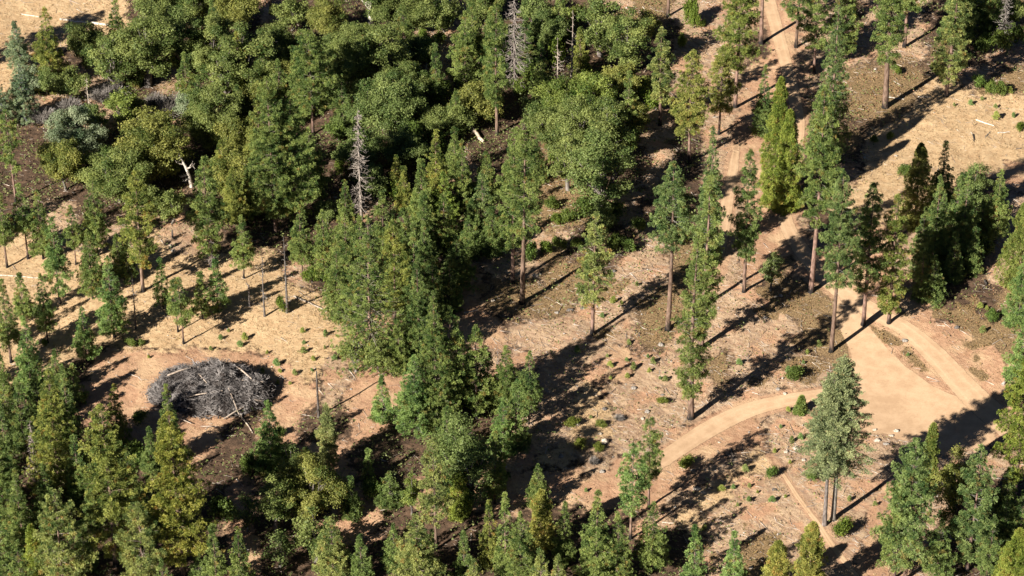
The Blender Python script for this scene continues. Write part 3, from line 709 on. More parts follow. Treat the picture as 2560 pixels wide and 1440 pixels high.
def ribbon(name, L, lift):
    P = np.array([(a, b) for a, b, w in L]); Wd = np.array([w for _, _, w in L])*.068
    d = nrm(np.gradient(P, axis=0)); nrm_ = np.stack([-d[:, 1], d[:, 0]], 1)
    k = 15; u = np.linspace(-1, 1, k)*1.18
    xy = P[:, None]+nrm_[:, None]*(u[None, :, None]*Wd[:, None, None]/2)
    z = terrain(xy[..., 0], xy[..., 1])+lift
    v = np.concatenate([xy, z[..., None]], -1).reshape(-1, 3)
    n = len(P); i = np.arange(n*k).reshape(n, k); f = np.stack([i[:-1, :-1], i[:-1, 1:], i[1:, 1:], i[1:, :-1]], -1).reshape(-1, 4)
    e = np.clip((1.18-np.abs(u))/.5, 0, 1); rut = np.exp(-((np.abs(u)-.48)/.16)**2)
    T = np.stack([np.tile(e, (n, 1)).ravel(), np.tile(rut, (n, 1)).ravel()], 1)
    if name != 'dirt_road':   # ends that fade out
        s = np.clip(np.minimum(np.arange(n), np.arange(n)[::-1])/(30 if name != 'dirt_track' else np.where(np.arange(n) > n/2, 40, 6)), 0, 1); T[:, 0] *= np.repeat(s, k)
    mb = MB(); mb.add(v, f, 0, T); o = link(bpy.data.objects.new(name, mb.mesh(name, [RMAT], True))); o['kind'] = 'structure'
ribbon('dirt_road', ROADW['dirt_road'], .045); ribbon('dirt_track', ROADW['dirt_track'], .055); ribbon('side_track', ROADW['side_track'], .04); ribbon('footpath', ROADW['footpath'], .05)
rings = 26; s_ = np.linspace(0, 1.08, rings); nb = len(CLW)
bd = CLW*(1)+(CLW-ctr)*(.10*(fbm(np.arange(nb)/3., np.zeros(nb), 2)-.5))[:, None]
xy = ctr+(bd-ctr)[None]*s_[:, None, None]; z = terrain(xy[..., 0], xy[..., 1])+.03
v = np.concatenate([xy, z[..., None]], -1).reshape(-1, 3); i = np.arange(rings*nb).reshape(rings, nb); j = np.roll(i, -1, 1)
f = np.stack([i[:-1], j[:-1], j[1:], i[1:]], -1)[0:].reshape(-1, 4)
T = np.stack([np.repeat(np.clip((1.08-s_)/.16, 0, 1), nb), np.zeros(rings*nb)], 1)
mb = MB(); mb.add(v, f, 0, T); o = link(bpy.data.objects.new('dirt_clearing', mb.mesh('dirt_clearing', [RMAT], True))); o['kind'] = 'structure'

# ------------------------------------------------------------------ stuff on the ground
def gz(x, y): 
    i = np.clip(np.searchsorted(gx, x)-1, 0, nx-2); j = np.clip(np.searchsorted(gy, y)-1, 0, ny-2)
    fx = (x-gx[i])/(gx[i+1]-gx[i]); fy = (y-gy[j])/(gy[j+1]-gy[j])
    return (GZ[j, i]*(1-fx)+GZ[j, i+1]*fx)*(1-fy)+(GZ[j+1, i]*(1-fx)+GZ[j+1, i+1]*fx)*fy
def scatter(n, dens):
    x = rng.uniform(-104, 104, n); y = rng.uniform(335, 545, n)
    u, v = to_px(x, y, 0); k = (u > -60) & (u < 2620) & (v > -60) & (v < 1500); x = x[k]; y = y[k]
    k = rng.random(len(x)) < dens(x, y); return x[k], y[k]
def stuff(name, mesh):
    o = link(bpy.data.objects.new(name, mesh)); o['kind'] = 'stuff'; return o
# dry grass
def dg(x, y):
    z = zone(x, y); cl_ = .25+1.1*np.clip((fbm(x/1.6, y/1.6, 3)-.35)*2.4, 0, 1)
    return (z['g']*.95+z['l']*.6+z['s']*.12+.04)*cl_*(1-road_mask(x, y))
x, y = scatter(190000, dg); mb = MB()
tufts(mb, rng, np.stack([x, y, gz(x, y)], 1), np.array([.12, -.1, .7]), 6, .24, .07, 1.1, base=.55, var=.25)
stuff('dry_grass', mb.mesh('dry_grass', [M['straw']]))
# wood debris: sticks lying mostly along the old rows
def dd(x, y):
    z = zone(x, y); return (z['l']*.95+z['s']*.16+z['g']*.14+z['m']*.3+.12)*(.15+1.2*np.clip((fbm(x/3, y/3+20, 3)-.38)*3, 0, 1))*(1-np.clip(road_mask(x, y)*1.4, 0, 1))
x, y = scatter(70000, dd); n = len(x)
L = rng.gamma(1.6, .42, n)+.15; a = np.where(rng.random(n) < .6, rng.normal(-.68, .4, n), rng.uniform(0, pi, n))
dx, dy = np.cos(a)*L/2, np.sin(a)*L/2; P = np.stack([x-dx, y-dy, gz(x-dx, y-dy)+.04], 1); Q = np.stack([x+dx, y+dy, gz(x+dx, y+dy)+rng.uniform(.03, .22, n)], 1)
mb = MB(); sticks(mb, P, Q, .02+.035*np.minimum(L, 2.5)*rng.random(n), .015)
stuff('wood_debris', mb.mesh('wood_debris', [M['debris']]))
def dr(x, y):
    z = zone(x, y); return (z['l']*.9+z['s']*.35+z['g']*.12)*(fbm(x/2.4+70, y/2.4+20, 3) > .52)*(1-np.clip(road_mask(x, y)*1.2, 0, 1))
x, y = scatter(16000, dr); n = len(x); r_ = rng.gamma(1.6, .05, n)[:, None, None]+.04
o6 = np.array([[1, 0, 0], [0, 1, 0], [-1, 0, 0], [0, -1, 0], [.1, .1, .8], [0, 0, -.5]]); v = np.stack([x, y, gz(x, y)], 1)[:, None]+(o6[None]+rng.normal(0, .22, (n, 6, 3)))*r_
f = np.array([[0, 1, 4], [1, 2, 4], [2, 3, 4], [3, 0, 4], [1, 0, 5], [2, 1, 5], [3, 2, 5], [0, 3, 5]]); mb = MB(); mb.add(v.reshape(-1, 3), (np.arange(n)[:, None, None]*6+f[None]).reshape(-1, 3))
stuff('rubble', mb.mesh('rubble', [M['stone']]))
# low ground cover mats
def dm(x, y):
    z = zone(x, y); return np.clip(patch(x, y)*1.0+z['m']*.55*(fbm(x/1.5+9, y/1.5, 3) > .5)+(z['l']+z['g']*.25)*.6*(fbm(x/.9+19, y/.9, 3) > .64), 0, 1)*(1-np.clip(road_mask(x, y)*1.6-.6, 0, 1))
x, y = scatter(190000, dm); hh = .6*np.clip((fbm(x/1.1, y/1.1+3, 3)-.25)*2, 0, 1)*rng.random(len(x))**.4
mb = MB(); cv = fbm(x/3+31, y/3, 2)
tn = np.stack([np.clip((fbm(x/.9, y/.9, 2)-.2)*1.5+rng.normal(0, .15, len(x)), 0, 1), np.clip(rng.random(len(x))*.6+.55*cv+.12, 0, 1)], 1)
leaves(mb, rng, np.stack([x, y, gz(x, y)+hh], 1), np.tile([0, 0, 1.], (len(x), 1)), .30, 0, tn, .7)
stuff('ground_cover', mb.mesh('ground_cover', [M['mat']]))
# undergrowth of the closed wood
def du(x, y):
    z = zone(x, y); f_ = np.clip(1-z['g']-z['s']*1.3-z['l']*.8-z['m']*.7, 0, 1); u, v = to_px(x, y, 0)
    left = np.where((v > 1000) & (u < 1400), .85, 1)*np.where((u > 1880) & (v > 500), .3, 1)
    return f_*left*(fbm(x/2.6+50, y/2.6, 3) > .43)*(1-np.clip(road_mask(x, y)*1.5, 0, 1))
x, y = scatter(260000, du); hh = 2.3*np.clip((fbm(x/1.5+3, y/1.5+3, 2)-.2)*1.4, 0, 1)*rng.random(len(x))**.4
mb = MB(); leaves(mb, rng, np.stack([x, y, gz(x, y)+hh], 1), np.tile([0, -.2, 1.], (len(x), 1)), .36, 0, None, .8)
stuff('undergrowth', mb.mesh('undergrowth', [M['oak']]))

# ------------------------------------------------------------------ saplings and shrubs
def mk_sapling(rg, Ht, Wd):
    tb = MB(); tube(tb, [[0, 0, -.1], [0, 0, Ht*.5], [0, 0, Ht*.9]], [.035, .025, .01], 5)
    mb = MB(); n = int(30*Ht*Wd+20); t = rg.random(n); a = rg.uniform(0, 6.28, n); r = Wd/2*(1-t)**.5*rg.uniform(.2, 1, n)
    C = np.stack([np.cos(a)*r, np.sin(a)*r, Ht*(.12+.82*t)], 1)
    tufts(mb, rg, C, np.stack([np.cos(a)*.4, np.sin(a)*.4, np.full(n, .6)], 1), 18, .2, .075, .5, base=.75)
    return tb.mesh('stem', [M['barkgrey']]), mb.mesh('foliage', [M['pine']])
def mk_shrub(rg, Ht, Wd, mat='shrub'):
    return oak(rg, Ht, Wd, .02, mat, 'barkgrey', 1.5)
def mk_dry(rg):
    tb = MB(); tube(tb, [[0, 0, -.1], [0, 0, .3], [.05, 0, .6]], [.08, .06, .03], 5)
    mb = MB(); n = 650; a = rg.uniform(0, 6.28, n); r = 1.1*np.sqrt(rg.random(n)); el = rg.uniform(.15, 1.5, n)
    L = rg.uniform(.5, 1.15, n)*(1-.25*np.sin(el)); d = np.stack([np.cos(a)*np.cos(el), np.sin(a)*np.cos(el), np.sin(el)], 1)
    P = np.stack([np.cos(a)*r*.45, np.sin(a)*r*.45, np.full(n, .1)+rg.uniform(0, .5, n)], 1)
    sticks(mb, P, P+d*L[:, None]*1.15, .022, .012, 0, rg.normal(0, .07, (n, 3)))
    return tb.mesh('stem', [M['barkgrey']]), mb.mesh('twigs', [M['twig']])
DRYM = [mk_dry(np.random.default_rng(60+k)) for k in range(3)]
SAPM = [mk_sapling(np.random.default_rng(k), 1.5, 1.3) for k in range(5)]
SHRM = [mk_shrub(np.random.default_rng(40+k), 1.6, 2.2) for k in range(4)]
def small(kind, px, py, w, h, tone, look, idx):
    x, y, z = ground_at(px, py); z = float(gz(np.array([x]), np.array([y]))[0]); s = mpp(x, y, z)
    if kind == 'sapling': st, fo = SAPM[idx % 5]; w0, h0 = 1.3, 1.5
    elif look == 'grey-green': st, fo = DRYM[idx % 3]; w0, h0 = 2.2, 1.6; look = 'dry grey'; tone = (1.25, 1.25, 1.28)
    else: st, fo = SHRM[idx % 4]; w0, h0 = 2.2, 1.6
    e = link(bpy.data.objects.new(kind, None)); e.location = (x, y, z); e.rotation_euler = (0, 0, idx*1.7)
    q_ = .8+.5*((idx*.377) % 1); e.scale = (w*s/w0*q_, w*s/w0/q_, h*s/.82/h0)
    link(bpy.data.objects.new('stem', st), e); c = link(bpy.data.objects.new('twigs' if look == 'dry grey' else 'foliage', fo), e); c.color = (*tone, 1)
    THINGS.append(dict(o=e, kind=kind, px=px, py=py-h/2, by=py, h=h*s/.82, look=look, cb=0))
SAP = {(640, 480): [(515, 1170), (350, 1050), (360, 1138), (355, 1208), (430, 1258), (420, 1338), (290, 1368), (180, 1348), (155, 1298), (50, 1345), (85, 1205), (520, 1078), (165, 1432), (255, 1438), (590, 1250)],
       (1280, 480): [(935, 700), (760, 828), (675, 935), (715, 1238), (735, 1308), (860, 1265), (910, 1322), (865, 1388), (1020, 1235), (1055, 1280), (1030, 1345), (1110, 1398), (1150, 1410), (820, 838), (490, 1200), (875, 1130), (740, 1400), (1700, 1290)],
       (1280, 960): [(1780, 770), (1840, 812), (1775, 880), (1690, 915), (1570, 798), (1660, 778), (590, 252), (1440, 1085), (555, 800), (1750, 650)],
       (1920, 960): [(150, 200), (95, 320), (175, 428), (50, 505), (635, 698), (610, 868), (165, 590), (30, 885), (800, 905), (130, 850), (245, 400)],
       (1920, 0): [(1705, 800), (1710, 882), (1520, 780), (1605, 745), (1815, 695), (1840, 870), (1395, 790)],
       (1920, 480): [(1590, 862), (1755, 912), (1610, 1048), (1615, 398), (1050, 1222), (380, 1150), (295, 1202), (265, 1278), (235, 1338), (1640, 870), (150, 1350)],
       (0, 480): [(1055, 1145), (1115, 1238), (1800, 1150), (1580, 1178), (1835, 1098), (1655, 1098), (1715, 1040)]}
k = 0
for (ox, oy), L in SAP.items():
    for (a, b) in L:
        s = 8+10*((k*.618) % 1)**1.4; tn = [(1, 1, 1), (1.25, 1.2, .9), (.8, 1, 1)][k % 3]
        small('sapling', ox+a/3, oy+b/3+2, s*1.1, s*1.0, tn, ['mid-green', 'light green', 'dark green'][k % 3], k); k += 1
SHR = [(2245, 184, 20, 16, 'y'), (2185, 356, 20, 16, 'y'), (2225, 348, 18, 14, 'y'), (2550, 325, 22, 18, 'y'), (2447, 220, 30, 30, 'e'), (2478, 235, 30, 30, 'n'), (2503, 235, 28, 28, 'n'), (2335, 180, 22, 18, 'n'), (328, 865, 24, 18, 'n'), (352, 860, 18, 12, 'n'), (112, 864, 18, 12, 'y'),
       (705, 778, 30, 34, 'y'), (1390, 560, 26, 28, 'y'), (1415, 555, 34, 32, 'n'), (1365, 632, 30, 26, 'y'), (1400, 625, 30, 34, 'n'), (1440, 622, 26, 24, 'n'), (1532, 622, 32, 30, 'n'), (1572, 630, 30, 30, 'e'), (1545, 610, 26, 26, 'n'), (1595, 580, 34, 34, 'd'), (1325, 652, 34, 44, 'e'),
       (1705, 610, 40, 50, 'o'), (1930, 1190, 30, 26, 'e'), (2026, 1204, 34, 30, 'e'), (2478, 802, 30, 26, 'e'), (1985, 950, 40, 30, 'd'), (2105, 1335, 46, 40, 'y'), (1097, 112, 28, 30, 'y'), (1062, 112, 32, 34, 'y'), (1097, 78, 22, 30, 'y'), (985, 500, 34, 44, 'y'), (1090, 530, 40, 46, 'y'), (1170, 500, 36, 44, 'y'),
       (850, 430, 34, 30, 'y'), (868, 405, 30, 26, 'y'), (832, 720, 44, 46, 'y'), (780, 705, 30, 36, 'y'), (1385, 405, 30, 26, 'y'), (1640, 275, 46, 44, 'y'), (1600, 250, 50, 40, 'y'), (1450, 60, 50, 44, 'o'), (1735, 70, 24, 40, 'y'), (1725, 60, 30, 60, 'y'), (1706, 120, 22, 30, 'y'), (1758, 66, 18, 16, 'y'),
       (1390, 165, 40, 60, 'y'), (1430, 300, 60, 50, 'y'), (1470, 230, 46, 40, 'y'), (1380, 520, 34, 30, 'n'), (1460, 540, 50, 40, 'd'), (1530, 560, 60, 46, 'd'), (1300, 240, 40, 40, 'n'), (1330, 210, 46, 40, 'n'), (1040, 365, 60, 50, 'd'), (1100, 380, 50, 44, 'd'), (845, 350, 50, 40, 'd'),
       (430, 290, 80, 52, 'g'), (385, 265, 50, 30, 'g'), (255, 255, 60, 36, 'g'), (175, 285, 60, 40, 'g'), (110, 310, 56, 44, 'g'), (280, 235, 60, 36, 'g'), (600, 1020, 24, 18, 'y'), (2500, 130, 50, 50, 'n'), (2455, 130, 40, 40, 'd'), (2543, 110, 40, 40, 'd'), (2525, 60, 40, 50, 'y'), (2460, 70, 40, 40, 'd'),
       (1500, 1065, 24, 14, 'o'), (1548, 1050, 24, 16, 'g'), (1483, 1160, 26, 18, 'g'), (1450, 1120, 34, 20, 'o'), (1495, 1125, 26, 16, 'o'), (1430, 1065, 34, 20, 'o'), (1715, 1165, 40, 26, 'o'), (1655, 1010, 26, 14, 'o'), (940, 1050, 30, 20, 'd'), (700, 1090, 30, 20, 'd'), (860, 1240, 40, 36, 'd'), (930, 1250, 50, 50, 'd'),
       (560, 1300, 60, 50, 'd'), (620, 1180, 50, 40, 'd'), (340, 1160, 60, 50, 'd'), (350, 1060, 40, 30, 'd'), (2350, 700, 50, 40, 'd'), (2260, 440, 36, 24, 'd'), (2455, 640, 40, 40, 'd'), (2420, 600, 50, 50, 'd'), (1225, 640, 40, 40, 'd'), (1060, 330, 40, 30, 'n')]
for k, (a, b, w, h, t) in enumerate(SHR):
    small('shrub', a, b, w, h, TONES[t][0], TONES[t][1], k)
tree('cedar', 2002, 1032, 992, 27, 0, (.85, 1, .9), 'green', 901)

# ------------------------------------------------------------------ logs, stones, stumps
def log(x0, y0, x1, y1, r, look, mat='bleached', colr=(1, 1, 1), r1=None):
    A = np.array(ground_at(x0, y0)); B = np.array(ground_at(x1, y1)); A[2] = gz(A[:1], A[1:2])[0]+r*.8; B[2] = gz(B[:1], B[1:2])[0]+(r1 or r*.6)*.8
    ctr_ = (A+B)/2; n = 7; t = np.linspace(0, 1, n); P = A+(B-A)*t[:, None]; rg = np.random.default_rng(int(x0)); P[1:-1, :2] += rg.normal(0, r*.35, (n-2, 2))
    P[1:-1, 2] = gz(P[1:-1, 0], P[1:-1, 1])+r*.75
    mb = MB(); tube(mb, P-ctr_, r+((r1 or r*.6)-r)*t, 8)
    e = link(bpy.data.objects.new('fallen_log', mb.mesh('fallen_log', [M[mat]], True))); e.location = ctr_; e.color = (*colr, 1)
    THINGS.append(dict(o=e, kind='fallen_log', px=(x0+x1)/2, py=(y0+y1)/2, by=max(y0, y1), h=1, look=look, cb=0))
for a in [(150, 50, 226, 60, .22, 'long white', 'bleached', (1.25, 1.2, 1.15)), (228, 60, 304, 71, .26, 'thick white', 'bleached', (1.25, 1.2, 1.15)), (52, 34, 100, 43, .12, 'thin forked pale', 'bleached', (1.1, 1.05, 1)),
          (1150, 302, 1210, 357, .5, 'thick pale barkless', 'bleached', (.9, .8, .72)), (1056, 208, 1103, 250, .16, 'thin grey shaded'), (1070, 130, 1062, 202, .16, 'thin dark leaning'), (735, 742, 838, 788, .17, 'long grey-brown', 'twig', (1.2, 1.1, 1)),
          (595, 1030, 632, 1085, .15, 'slim pale brown', 'twig', (1.5, 1.35, 1.2)), (0, 690, 98, 694, .12, 'slim pale', 'bleached', (1, .95, .9)), (2440, 300, 2485, 315, .14, 'dark-tipped grey'), (2495, 333, 2525, 330, .13, 'short pale'), (2432, 338, 2435, 355, .14, 'short charred', 'barkgrey', (.25, .25, .25)),
          (2463, 545-200, 2475, 330, .1, 'thin curved brown', 'twig', (1, 1, 1)), (2220, 243, 2260, 248, .1, 'thin pale', 'bleached', (1, 1, 1)), (2295, 242, 2328, 243, .1, 'slender white', 'bleached', (1.1, 1.1, 1.1)), (2300, 278, 2328, 272, .08, 'thin tan', 'bleached', (.8, .75, .7)),
          (1655, 1305, 1692, 1308, .09, 'slender pale', 'bleached', (1, .95, .9)), (1160, 783, 1195, 778, .14, 'pale rotting', 'bleached', (.9, .85, .8)), (400, 478, 436, 482, .13, 'short whitish', 'bleached', (1, 1, 1)), (2462, 688, 2480, 682, .14, 'short blackened', 'barkgrey', (.4, .4, .4)),
          (2462, 702, 2466, 712, .2, 'stubby charred', 'barkgrey', (.3, .3, .3)), (2540, 375, 2558, 372, .12, 'short brown', 'twig', (1, .9, .8)), (1610, 180, 1640, 135, .12, 'thin leaning pale', 'bleached', (.7, .6, .5))]:
    log(*a)

def stone(px, py, w, colr, look, idx):
    x, y, z = ground_at(px, py); z = float(gz(np.array([x]), np.array([y]))[0]); r = w*mpp(x, y, z)/2
    rg = np.random.default_rng(900+idx)
    bm_n = 10; th, ph = np.meshgrid(np.linspace(0, 2*pi, bm_n, endpoint=False), np.linspace(-.5, pi/2, 6))
    ax = rg.uniform(.8, 1.2, 3)*[1, .8, .6]
    rad = 1+.35*(vnoise(np.cos(th)*1.4+idx*3+20, np.sin(th)*1.4+ph*1.8+20)-.5)*2
    v = np.stack([np.cos(th)*np.cos(ph)*rad*ax[0], np.sin(th)*np.cos(ph)*rad*ax[1], np.sin(ph)*rad*ax[2]], -1).reshape(-1, 3)*r
    i = np.arange(60).reshape(6, 10); j = np.roll(i, -1, 1); f = np.stack([i[:-1], j[:-1], j[1:], i[1:]], -1).reshape(-1, 4)
    mb = MB(); mb.add(v, f); o = link(bpy.data.objects.new('stone', mb.mesh('stone', [M['stone']]))); o.location = (x, y, z+r*.1); o.color = (*colr, 1)
    THINGS.append(dict(o=o, kind='stone', px=px, py=py, by=py, h=r, look=look, cb=0))
pal = (1.3, 1.25, 1.15); gry = (.85, .85, .85); drk = (.4, .4, .42)
for k, (a, b, w, c, l) in enumerate([(1512, 1106, 26, pal, 'large pale'), (1512, 1021, 14, drk, 'dark'), (1606, 1048, 12, pal, 'whitish'), (1403, 1142, 16, gry, 'grey'), (1618, 1031, 16, gry, 'grey'), (1743, 1223, 16, gry, 'grey'), (1757, 1233, 13, pal, 'whitish'), (1777, 1223, 14, drk, 'dark'),
        (1442, 1061, 18, gry, 'grey'), (1340, 690, 16, pal, 'pale'), (1350, 686, 10, pal, 'small whitish'), (1533, 680, 16, drk, 'dark'), (1425, 775, 15, drk, 'dark'), (1392, 782, 13, gry, 'grey'), (1457, 772, 14, drk, 'charcoal'), (1652, 862, 18, gry, 'grey'), (1913, 794, 14, gry, 'round grey'), (1952, 740, 12, pal, 'pale'),
        (2393, 819, 16, drk, 'dark'), (2262, 852, 14, gry, 'reddish grey'), (2193, 1104, 18, pal, 'whitish'), (2240, 1078, 16, pal, 'whitish'), (2187, 1075, 12, pal, 'small pale'), (2228, 1090, 12, pal, 'pale'), (2215, 1112, 14, gry, 'grey'), (1500, 1085, 10, pal, 'small pale'), (1585, 970, 16, gry, 'grey'), (1655, 987, 10, drk, 'small dark'),
        (1798, 1107, 8, pal, 'tiny white'), (1800, 1310, 9, pal, 'tiny white'), (1878, 1420, 12, pal, 'pale'), (1233, 753, 12, pal, 'pale round'), (1990, 1120, 16, pal, 'whitish'), (1965, 1130, 14, pal, 'pale'), (2010, 1150, 12, pal, 'pale'), (1945, 975, 14, gry, 'grey'), (1962, 985, 12, pal, 'pale'), (1505, 1180, 14, gry, 'grey'),
        (838, 493, 10, pal, 'pale'), (2240, 390, 8, pal, 'small pale'), (2160, 395, 10, pal, 'pale'), (1780, 620, 10, gry, 'grey'), (2128, 220, 6, pal, 'tiny white'), (1937, 1225, 12, drk, 'dark')]):
    stone(a, b, w, c, l, k)

# ------------------------------------------------------------------ the brush pile
x0, y0, z0 = ground_at(528, 984); s = mpp(x0, y0, z0)
e = link(bpy.data.objects.new('brush_pile', None)); e.location = (x0, y0, z0)
RX, RY, HZ = 9.9, 6.2, 4.4
def mound(x, y):
    q = np.clip(1-(x/RX)**2-(y/RY)**2, 0, 1); return HZ*q**.6*(.35+1.1*fbm(x/2.4+7, y/2.4, 3))
rg = np.random.default_rng(77)
u = np.linspace(-1, 1, 70); X, Y = np.meshgrid(u*RX*.97, u*RY*.97); q = (X/RX)**2+(Y/RY)**2
Z_ = np.where(q < 1, mound(X, Y)-.35, -.6); i = np.arange(4900).reshape(70, 70); f = np.stack([i[:-1, :-1], i[:-1, 1:], i[1:, 1:], i[1:, :-1]], -1).reshape(-1, 4)
mb = MB(); mb.add(np.stack([X, Y, Z_], -1).reshape(-1, 3), f)
o = link(bpy.data.objects.new('core', mb.mesh('core', [M['barkgrey']])), e); o.color = (.22, .2, .2, 1)  # darkened hull under the sticks, painted as the shade in their gaps
n = 9500; th = rg.uniform(0, 2*pi, n); rr = np.sqrt(rg.random(n))*1.02; x = np.cos(th)*rr*RX; y = np.sin(th)*rr*RY
# tangled clusters: sticks share a local direction
ca = fbm(x/1.8+3, y/1.8, 2)*14; L = rg.gamma(2.2, .34, n)+.25; a = ca+rg.normal(0, .55, n); el = rg.normal(.1, .38, n)
z = mound(x, y)*rg.uniform(.75, 1.08, n)
d = np.stack([np.cos(a)*np.cos(el), np.sin(a)*np.cos(el), np.sin(el)], 1); P = np.stack([x, y, z], 1)-d*L[:, None]/2; Q = P+d*L[:, None]
P[:, 2] = np.maximum(P[:, 2], .02); Q[:, 2] = np.maximum(Q[:, 2], .02)
mb = MB(); sticks(mb, P, Q, rg.gamma(2., .018, n)+.018, .014, 0, rg.normal(0, .12, (n, 3))*L[:, None])
link(bpy.data.objects.new('branches', mb.mesh('branches', [M['pile']])), e)
for (a, b, c, d_, r) in [(418, 937, 480, 915, .17), (470, 920, 530, 918, .12), (590, 925, 632, 948, .16), (470, 985, 520, 980, .12), (515, 985, 560, 990, .13), (600, 950, 660, 975, .12), (445, 950, 470, 975, .13), (560, 1015, 610, 1020, .12), (500, 1032, 560, 1040, .11), (380, 985, 420, 1000, .11), (640, 985, 672, 1000, .14), (495, 935, 520, 950, .12), (560, 905, 610, 910, .1), (430, 1005, 480, 1018, .1), (575, 975, 600, 1000, .1)]:
    A = np.array(ground_at(a+(b*7 % 9-4), b+36)); B = np.array(ground_at(c, d_+(a*13 % 40)+14)); A -= [x0, y0, z0]; B -= [x0, y0, z0]
    A[2] = float(mound(A[0], A[1]))+.15; B[2] = float(mound(B[0], B[1]))+.3
    mb = MB(); tube(mb, [A, (A+B)/2+[0, 0, .1], B], [r, r*.9, r*.6], 7); o = link(bpy.data.objects.new('log', mb.mesh('log', [M['bleached']], True)), e); o.color = (.68, .61, .57, 1)
e['label'] = 'big mound of tangled grey branches and logs heaped on the reddish clearing'; e['category'] = 'brush pile'

# ------------------------------------------------------------------ labels
LM = [(520, 965, 'the grey brush pile'), (225, 60, 'the long white log'), (460, 420, 'the bleached white snag'), (905, 420, 'the pale grey twiggy snag'), (1180, 330, 'the thick barkless log'), (1410, 130, 'the two slender grey snags'),
      (1287, 120, 'the grey branched snag'), (2250, 1000, 'the dirt clearing'), (2075, 1150, 'the double-stemmed fir'), (1830, 1045, 'the curving dirt track'), (2380, 320, 'the dry meadow'), (2027, 600, 'the tall rusty-barked pine'),
      (1926, 690, 'the small round oak'), (1990, 790, 'the olive ground-cover patch'), (2040, 1310, 'the narrow footpath'), (797, 990, 'the charred branchless trunk'), (930, 720, 'the biggest bushy pine'), (1481, 700, 'the lone pine on the slope'),
      (1294, 650, 'the pair of bare-stemmed pines'), (1727, 900, 'the tall cedar by the track'), (430, 270, 'the grey thicket'), (1950, 380, 'the bright yellow-green cedars'), (1740, 120, 'the bare soil strip'), (1500, 300, 'the pale oak thicket'),
      (2350, 880, 'the pale road'), (1350, 1290, 'the pale yellow cedar'), (1160, 1150, 'the dark olive oak'), (780, 1220, 'the round olive oak'), (1512, 1106, 'the largest pale stone'), (2213, 200, 'the pine beside the meadow'),
      (150, 1330, 'the lower left thicket'), (330, 640, 'the dry grass slope'), (60, 760, 'the left-edge young pines'), (1600, 1220, 'the twin pines before the track'), (2500, 1050, 'the big yellow-green cedar'), (690, 700, 'the thin leafless trunks'),
      (600, 180, 'the upper left oak wood'), (1000, 200, 'the middle oak wood'), (1100, 440, 'the stand of young pines'), (2480, 650, 'the scrubby slope'), (740, 400, 'the twin leafy pines'), (2340, 1250, 'the lower right pines')]
ORD = ['first', 'second', 'third', 'fourth', 'fifth', 'sixth', 'seventh', 'eighth', 'ninth', 'tenth', 'eleventh', 'twelfth', 'thirteenth', 'fourteenth', 'fifteenth', 'sixteenth']
KW = {'pine_tree': ('pine', 'tree', 'pines of the forest'), 'cedar_tree': ('cedar', 'tree', 'cedars of the forest'), 'fir_tree': ('fir', 'tree', 'firs by the clearing'), 'oak_tree': ('oak', 'tree', 'oaks of the wood'), 'dead_tree': ('dead tree', 'dead tree', 'dead trees standing in the forest'),
      'sapling': ('pine sapling', 'sapling', 'saplings planted on the open ground'), 'shrub': ('shrub', 'shrub', 'shrubs between the trees'), 'stone': ('stone', 'stone', 'stones lying on the slope'), 'fallen_log': ('fallen log', 'log', 'logs lying on the ground')}
by = {}
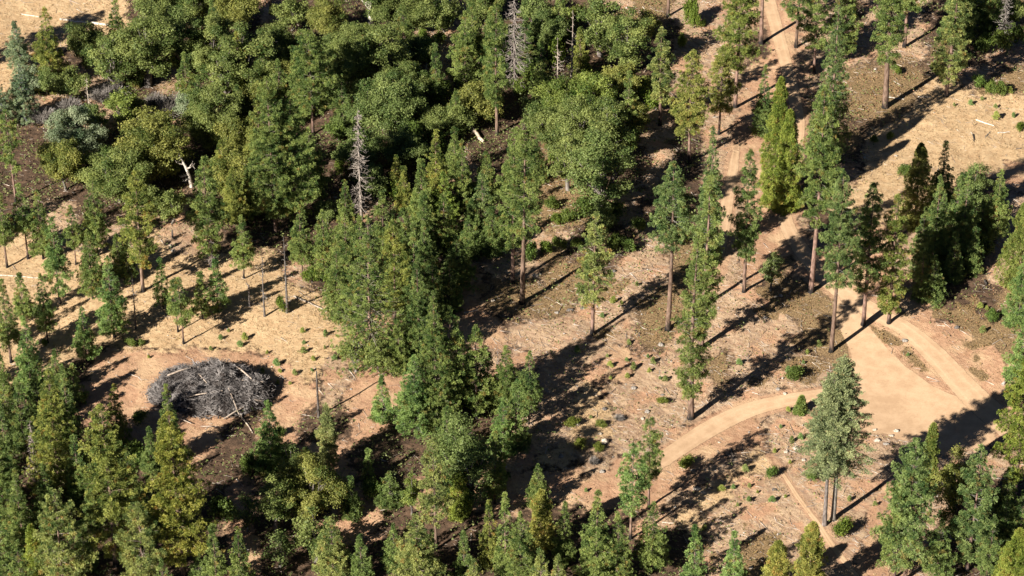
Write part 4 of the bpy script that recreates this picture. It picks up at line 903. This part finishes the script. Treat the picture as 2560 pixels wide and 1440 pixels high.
for t in THINGS:
    w, cat, grp = KW[t['kind']]
    dd_ = [(hypot(t['px']-a, (t['py']-b)*1.15), a, b, p) for a, b, p in LM]; d_, a, b, p = min(dd_)
    dx, dy = t['px']-a, t['py']-b
    if d_ < 45 and t['kind'] in ('pine_tree', 'cedar_tree', 'fir_tree', 'oak_tree', 'dead_tree', 'stone', 'fallen_log'): rel = 'at'
    elif abs(dx) > abs(dy)*1.1: rel = 'left of' if dx < 0 else 'right of'
    else: rel = 'behind' if dy < 0 else 'in front of'
    sz = ''
    if t['kind'] in ('pine_tree', 'cedar_tree'): sz = 'tall ' if t['h'] > 24 else 'mid-sized ' if t['h'] > 14 else 'young '
    if t['kind'] == 'oak_tree': sz = 'broad ' if t['h'] > 12 else 'low '
    if t['cb'] >= .3 and sz: sz += 'bare-stemmed '
    if rel == 'at': rel = 'close by'
    key = f"{sz}{t['look']} {w} {rel} {p}"
    by.setdefault(key, []).append(t); t['o']['category'] = cat; t['o']['group'] = grp
for key, L in by.items():
    L.sort(key=lambda t: t['px'])
    for k, t in enumerate(L):
        if len(L) == 1: lab = key
        elif len(L) == 2: lab = key+', '+('the left one' if k == 0 else 'the right one')
        elif k == 0: lab = key+', leftmost'
        elif k == len(L)-1: lab = key+', rightmost'
        else: lab = key+', '+ORD[min(k, 15)]+' from left'
        t['o']['label'] = lab

# ------------------------------------------------------------------ camera, light, world
cam = bpy.data.cameras.new('camera'); cam.sensor_width = 36; cam.lens = FPX/W*36; cam.clip_start = 1; cam.clip_end = 8000
co_ = link(bpy.data.objects.new('camera', cam)); co_.location = (0, 0, CH); co_.rotation_euler = (pi/2-PITCH, 0, 0)
S.camera = co_
EL = radians(32); AZ = radians(45)         # shade falls away from the viewer and to the right
sun = bpy.data.lights.new('sun', 'SUN'); sun.energy = 5.0; sun.angle = radians(.5); sun.color = (1, .93, .82)
so = link(bpy.data.objects.new('sun', sun))
from mathutils import Vector
dv = Vector((sin(AZ)*cos(EL), cos(AZ)*cos(EL), -sin(EL))); so.rotation_euler = dv.to_track_quat('-Z', 'Y').to_euler(); so.location = (-100, -100, 400)
wd = bpy.data.worlds.new('World'); S.world = wd; wd.use_nodes = True; nt = wd.node_tree
sky = nt.nodes.new('ShaderNodeTexSky'); sky.sky_type = 'NISHITA'; sky.sun_disc = False; sky.sun_elevation = EL; sky.altitude = 3000; sky.air_density = .32; sky.dust_density = 0
sky.sun_rotation = atan2(-dv.x, -dv.y)
bg = nt.nodes['Background']; nt.links.new(sky.outputs[0], bg.inputs[0]); bg.inputs[1].default_value = .05
S.view_settings.view_transform = 'Standard'; S.view_settings.look = 'None'; S.view_settings.gamma = 1; S.view_settings.exposure = 1.15
S.cycles.max_bounces = 4; S.cycles.diffuse_bounces = 1; S.cycles.transparent_max_bounces = 8
print('THINGS', len(THINGS), 'SHAPES', len(CACHE))
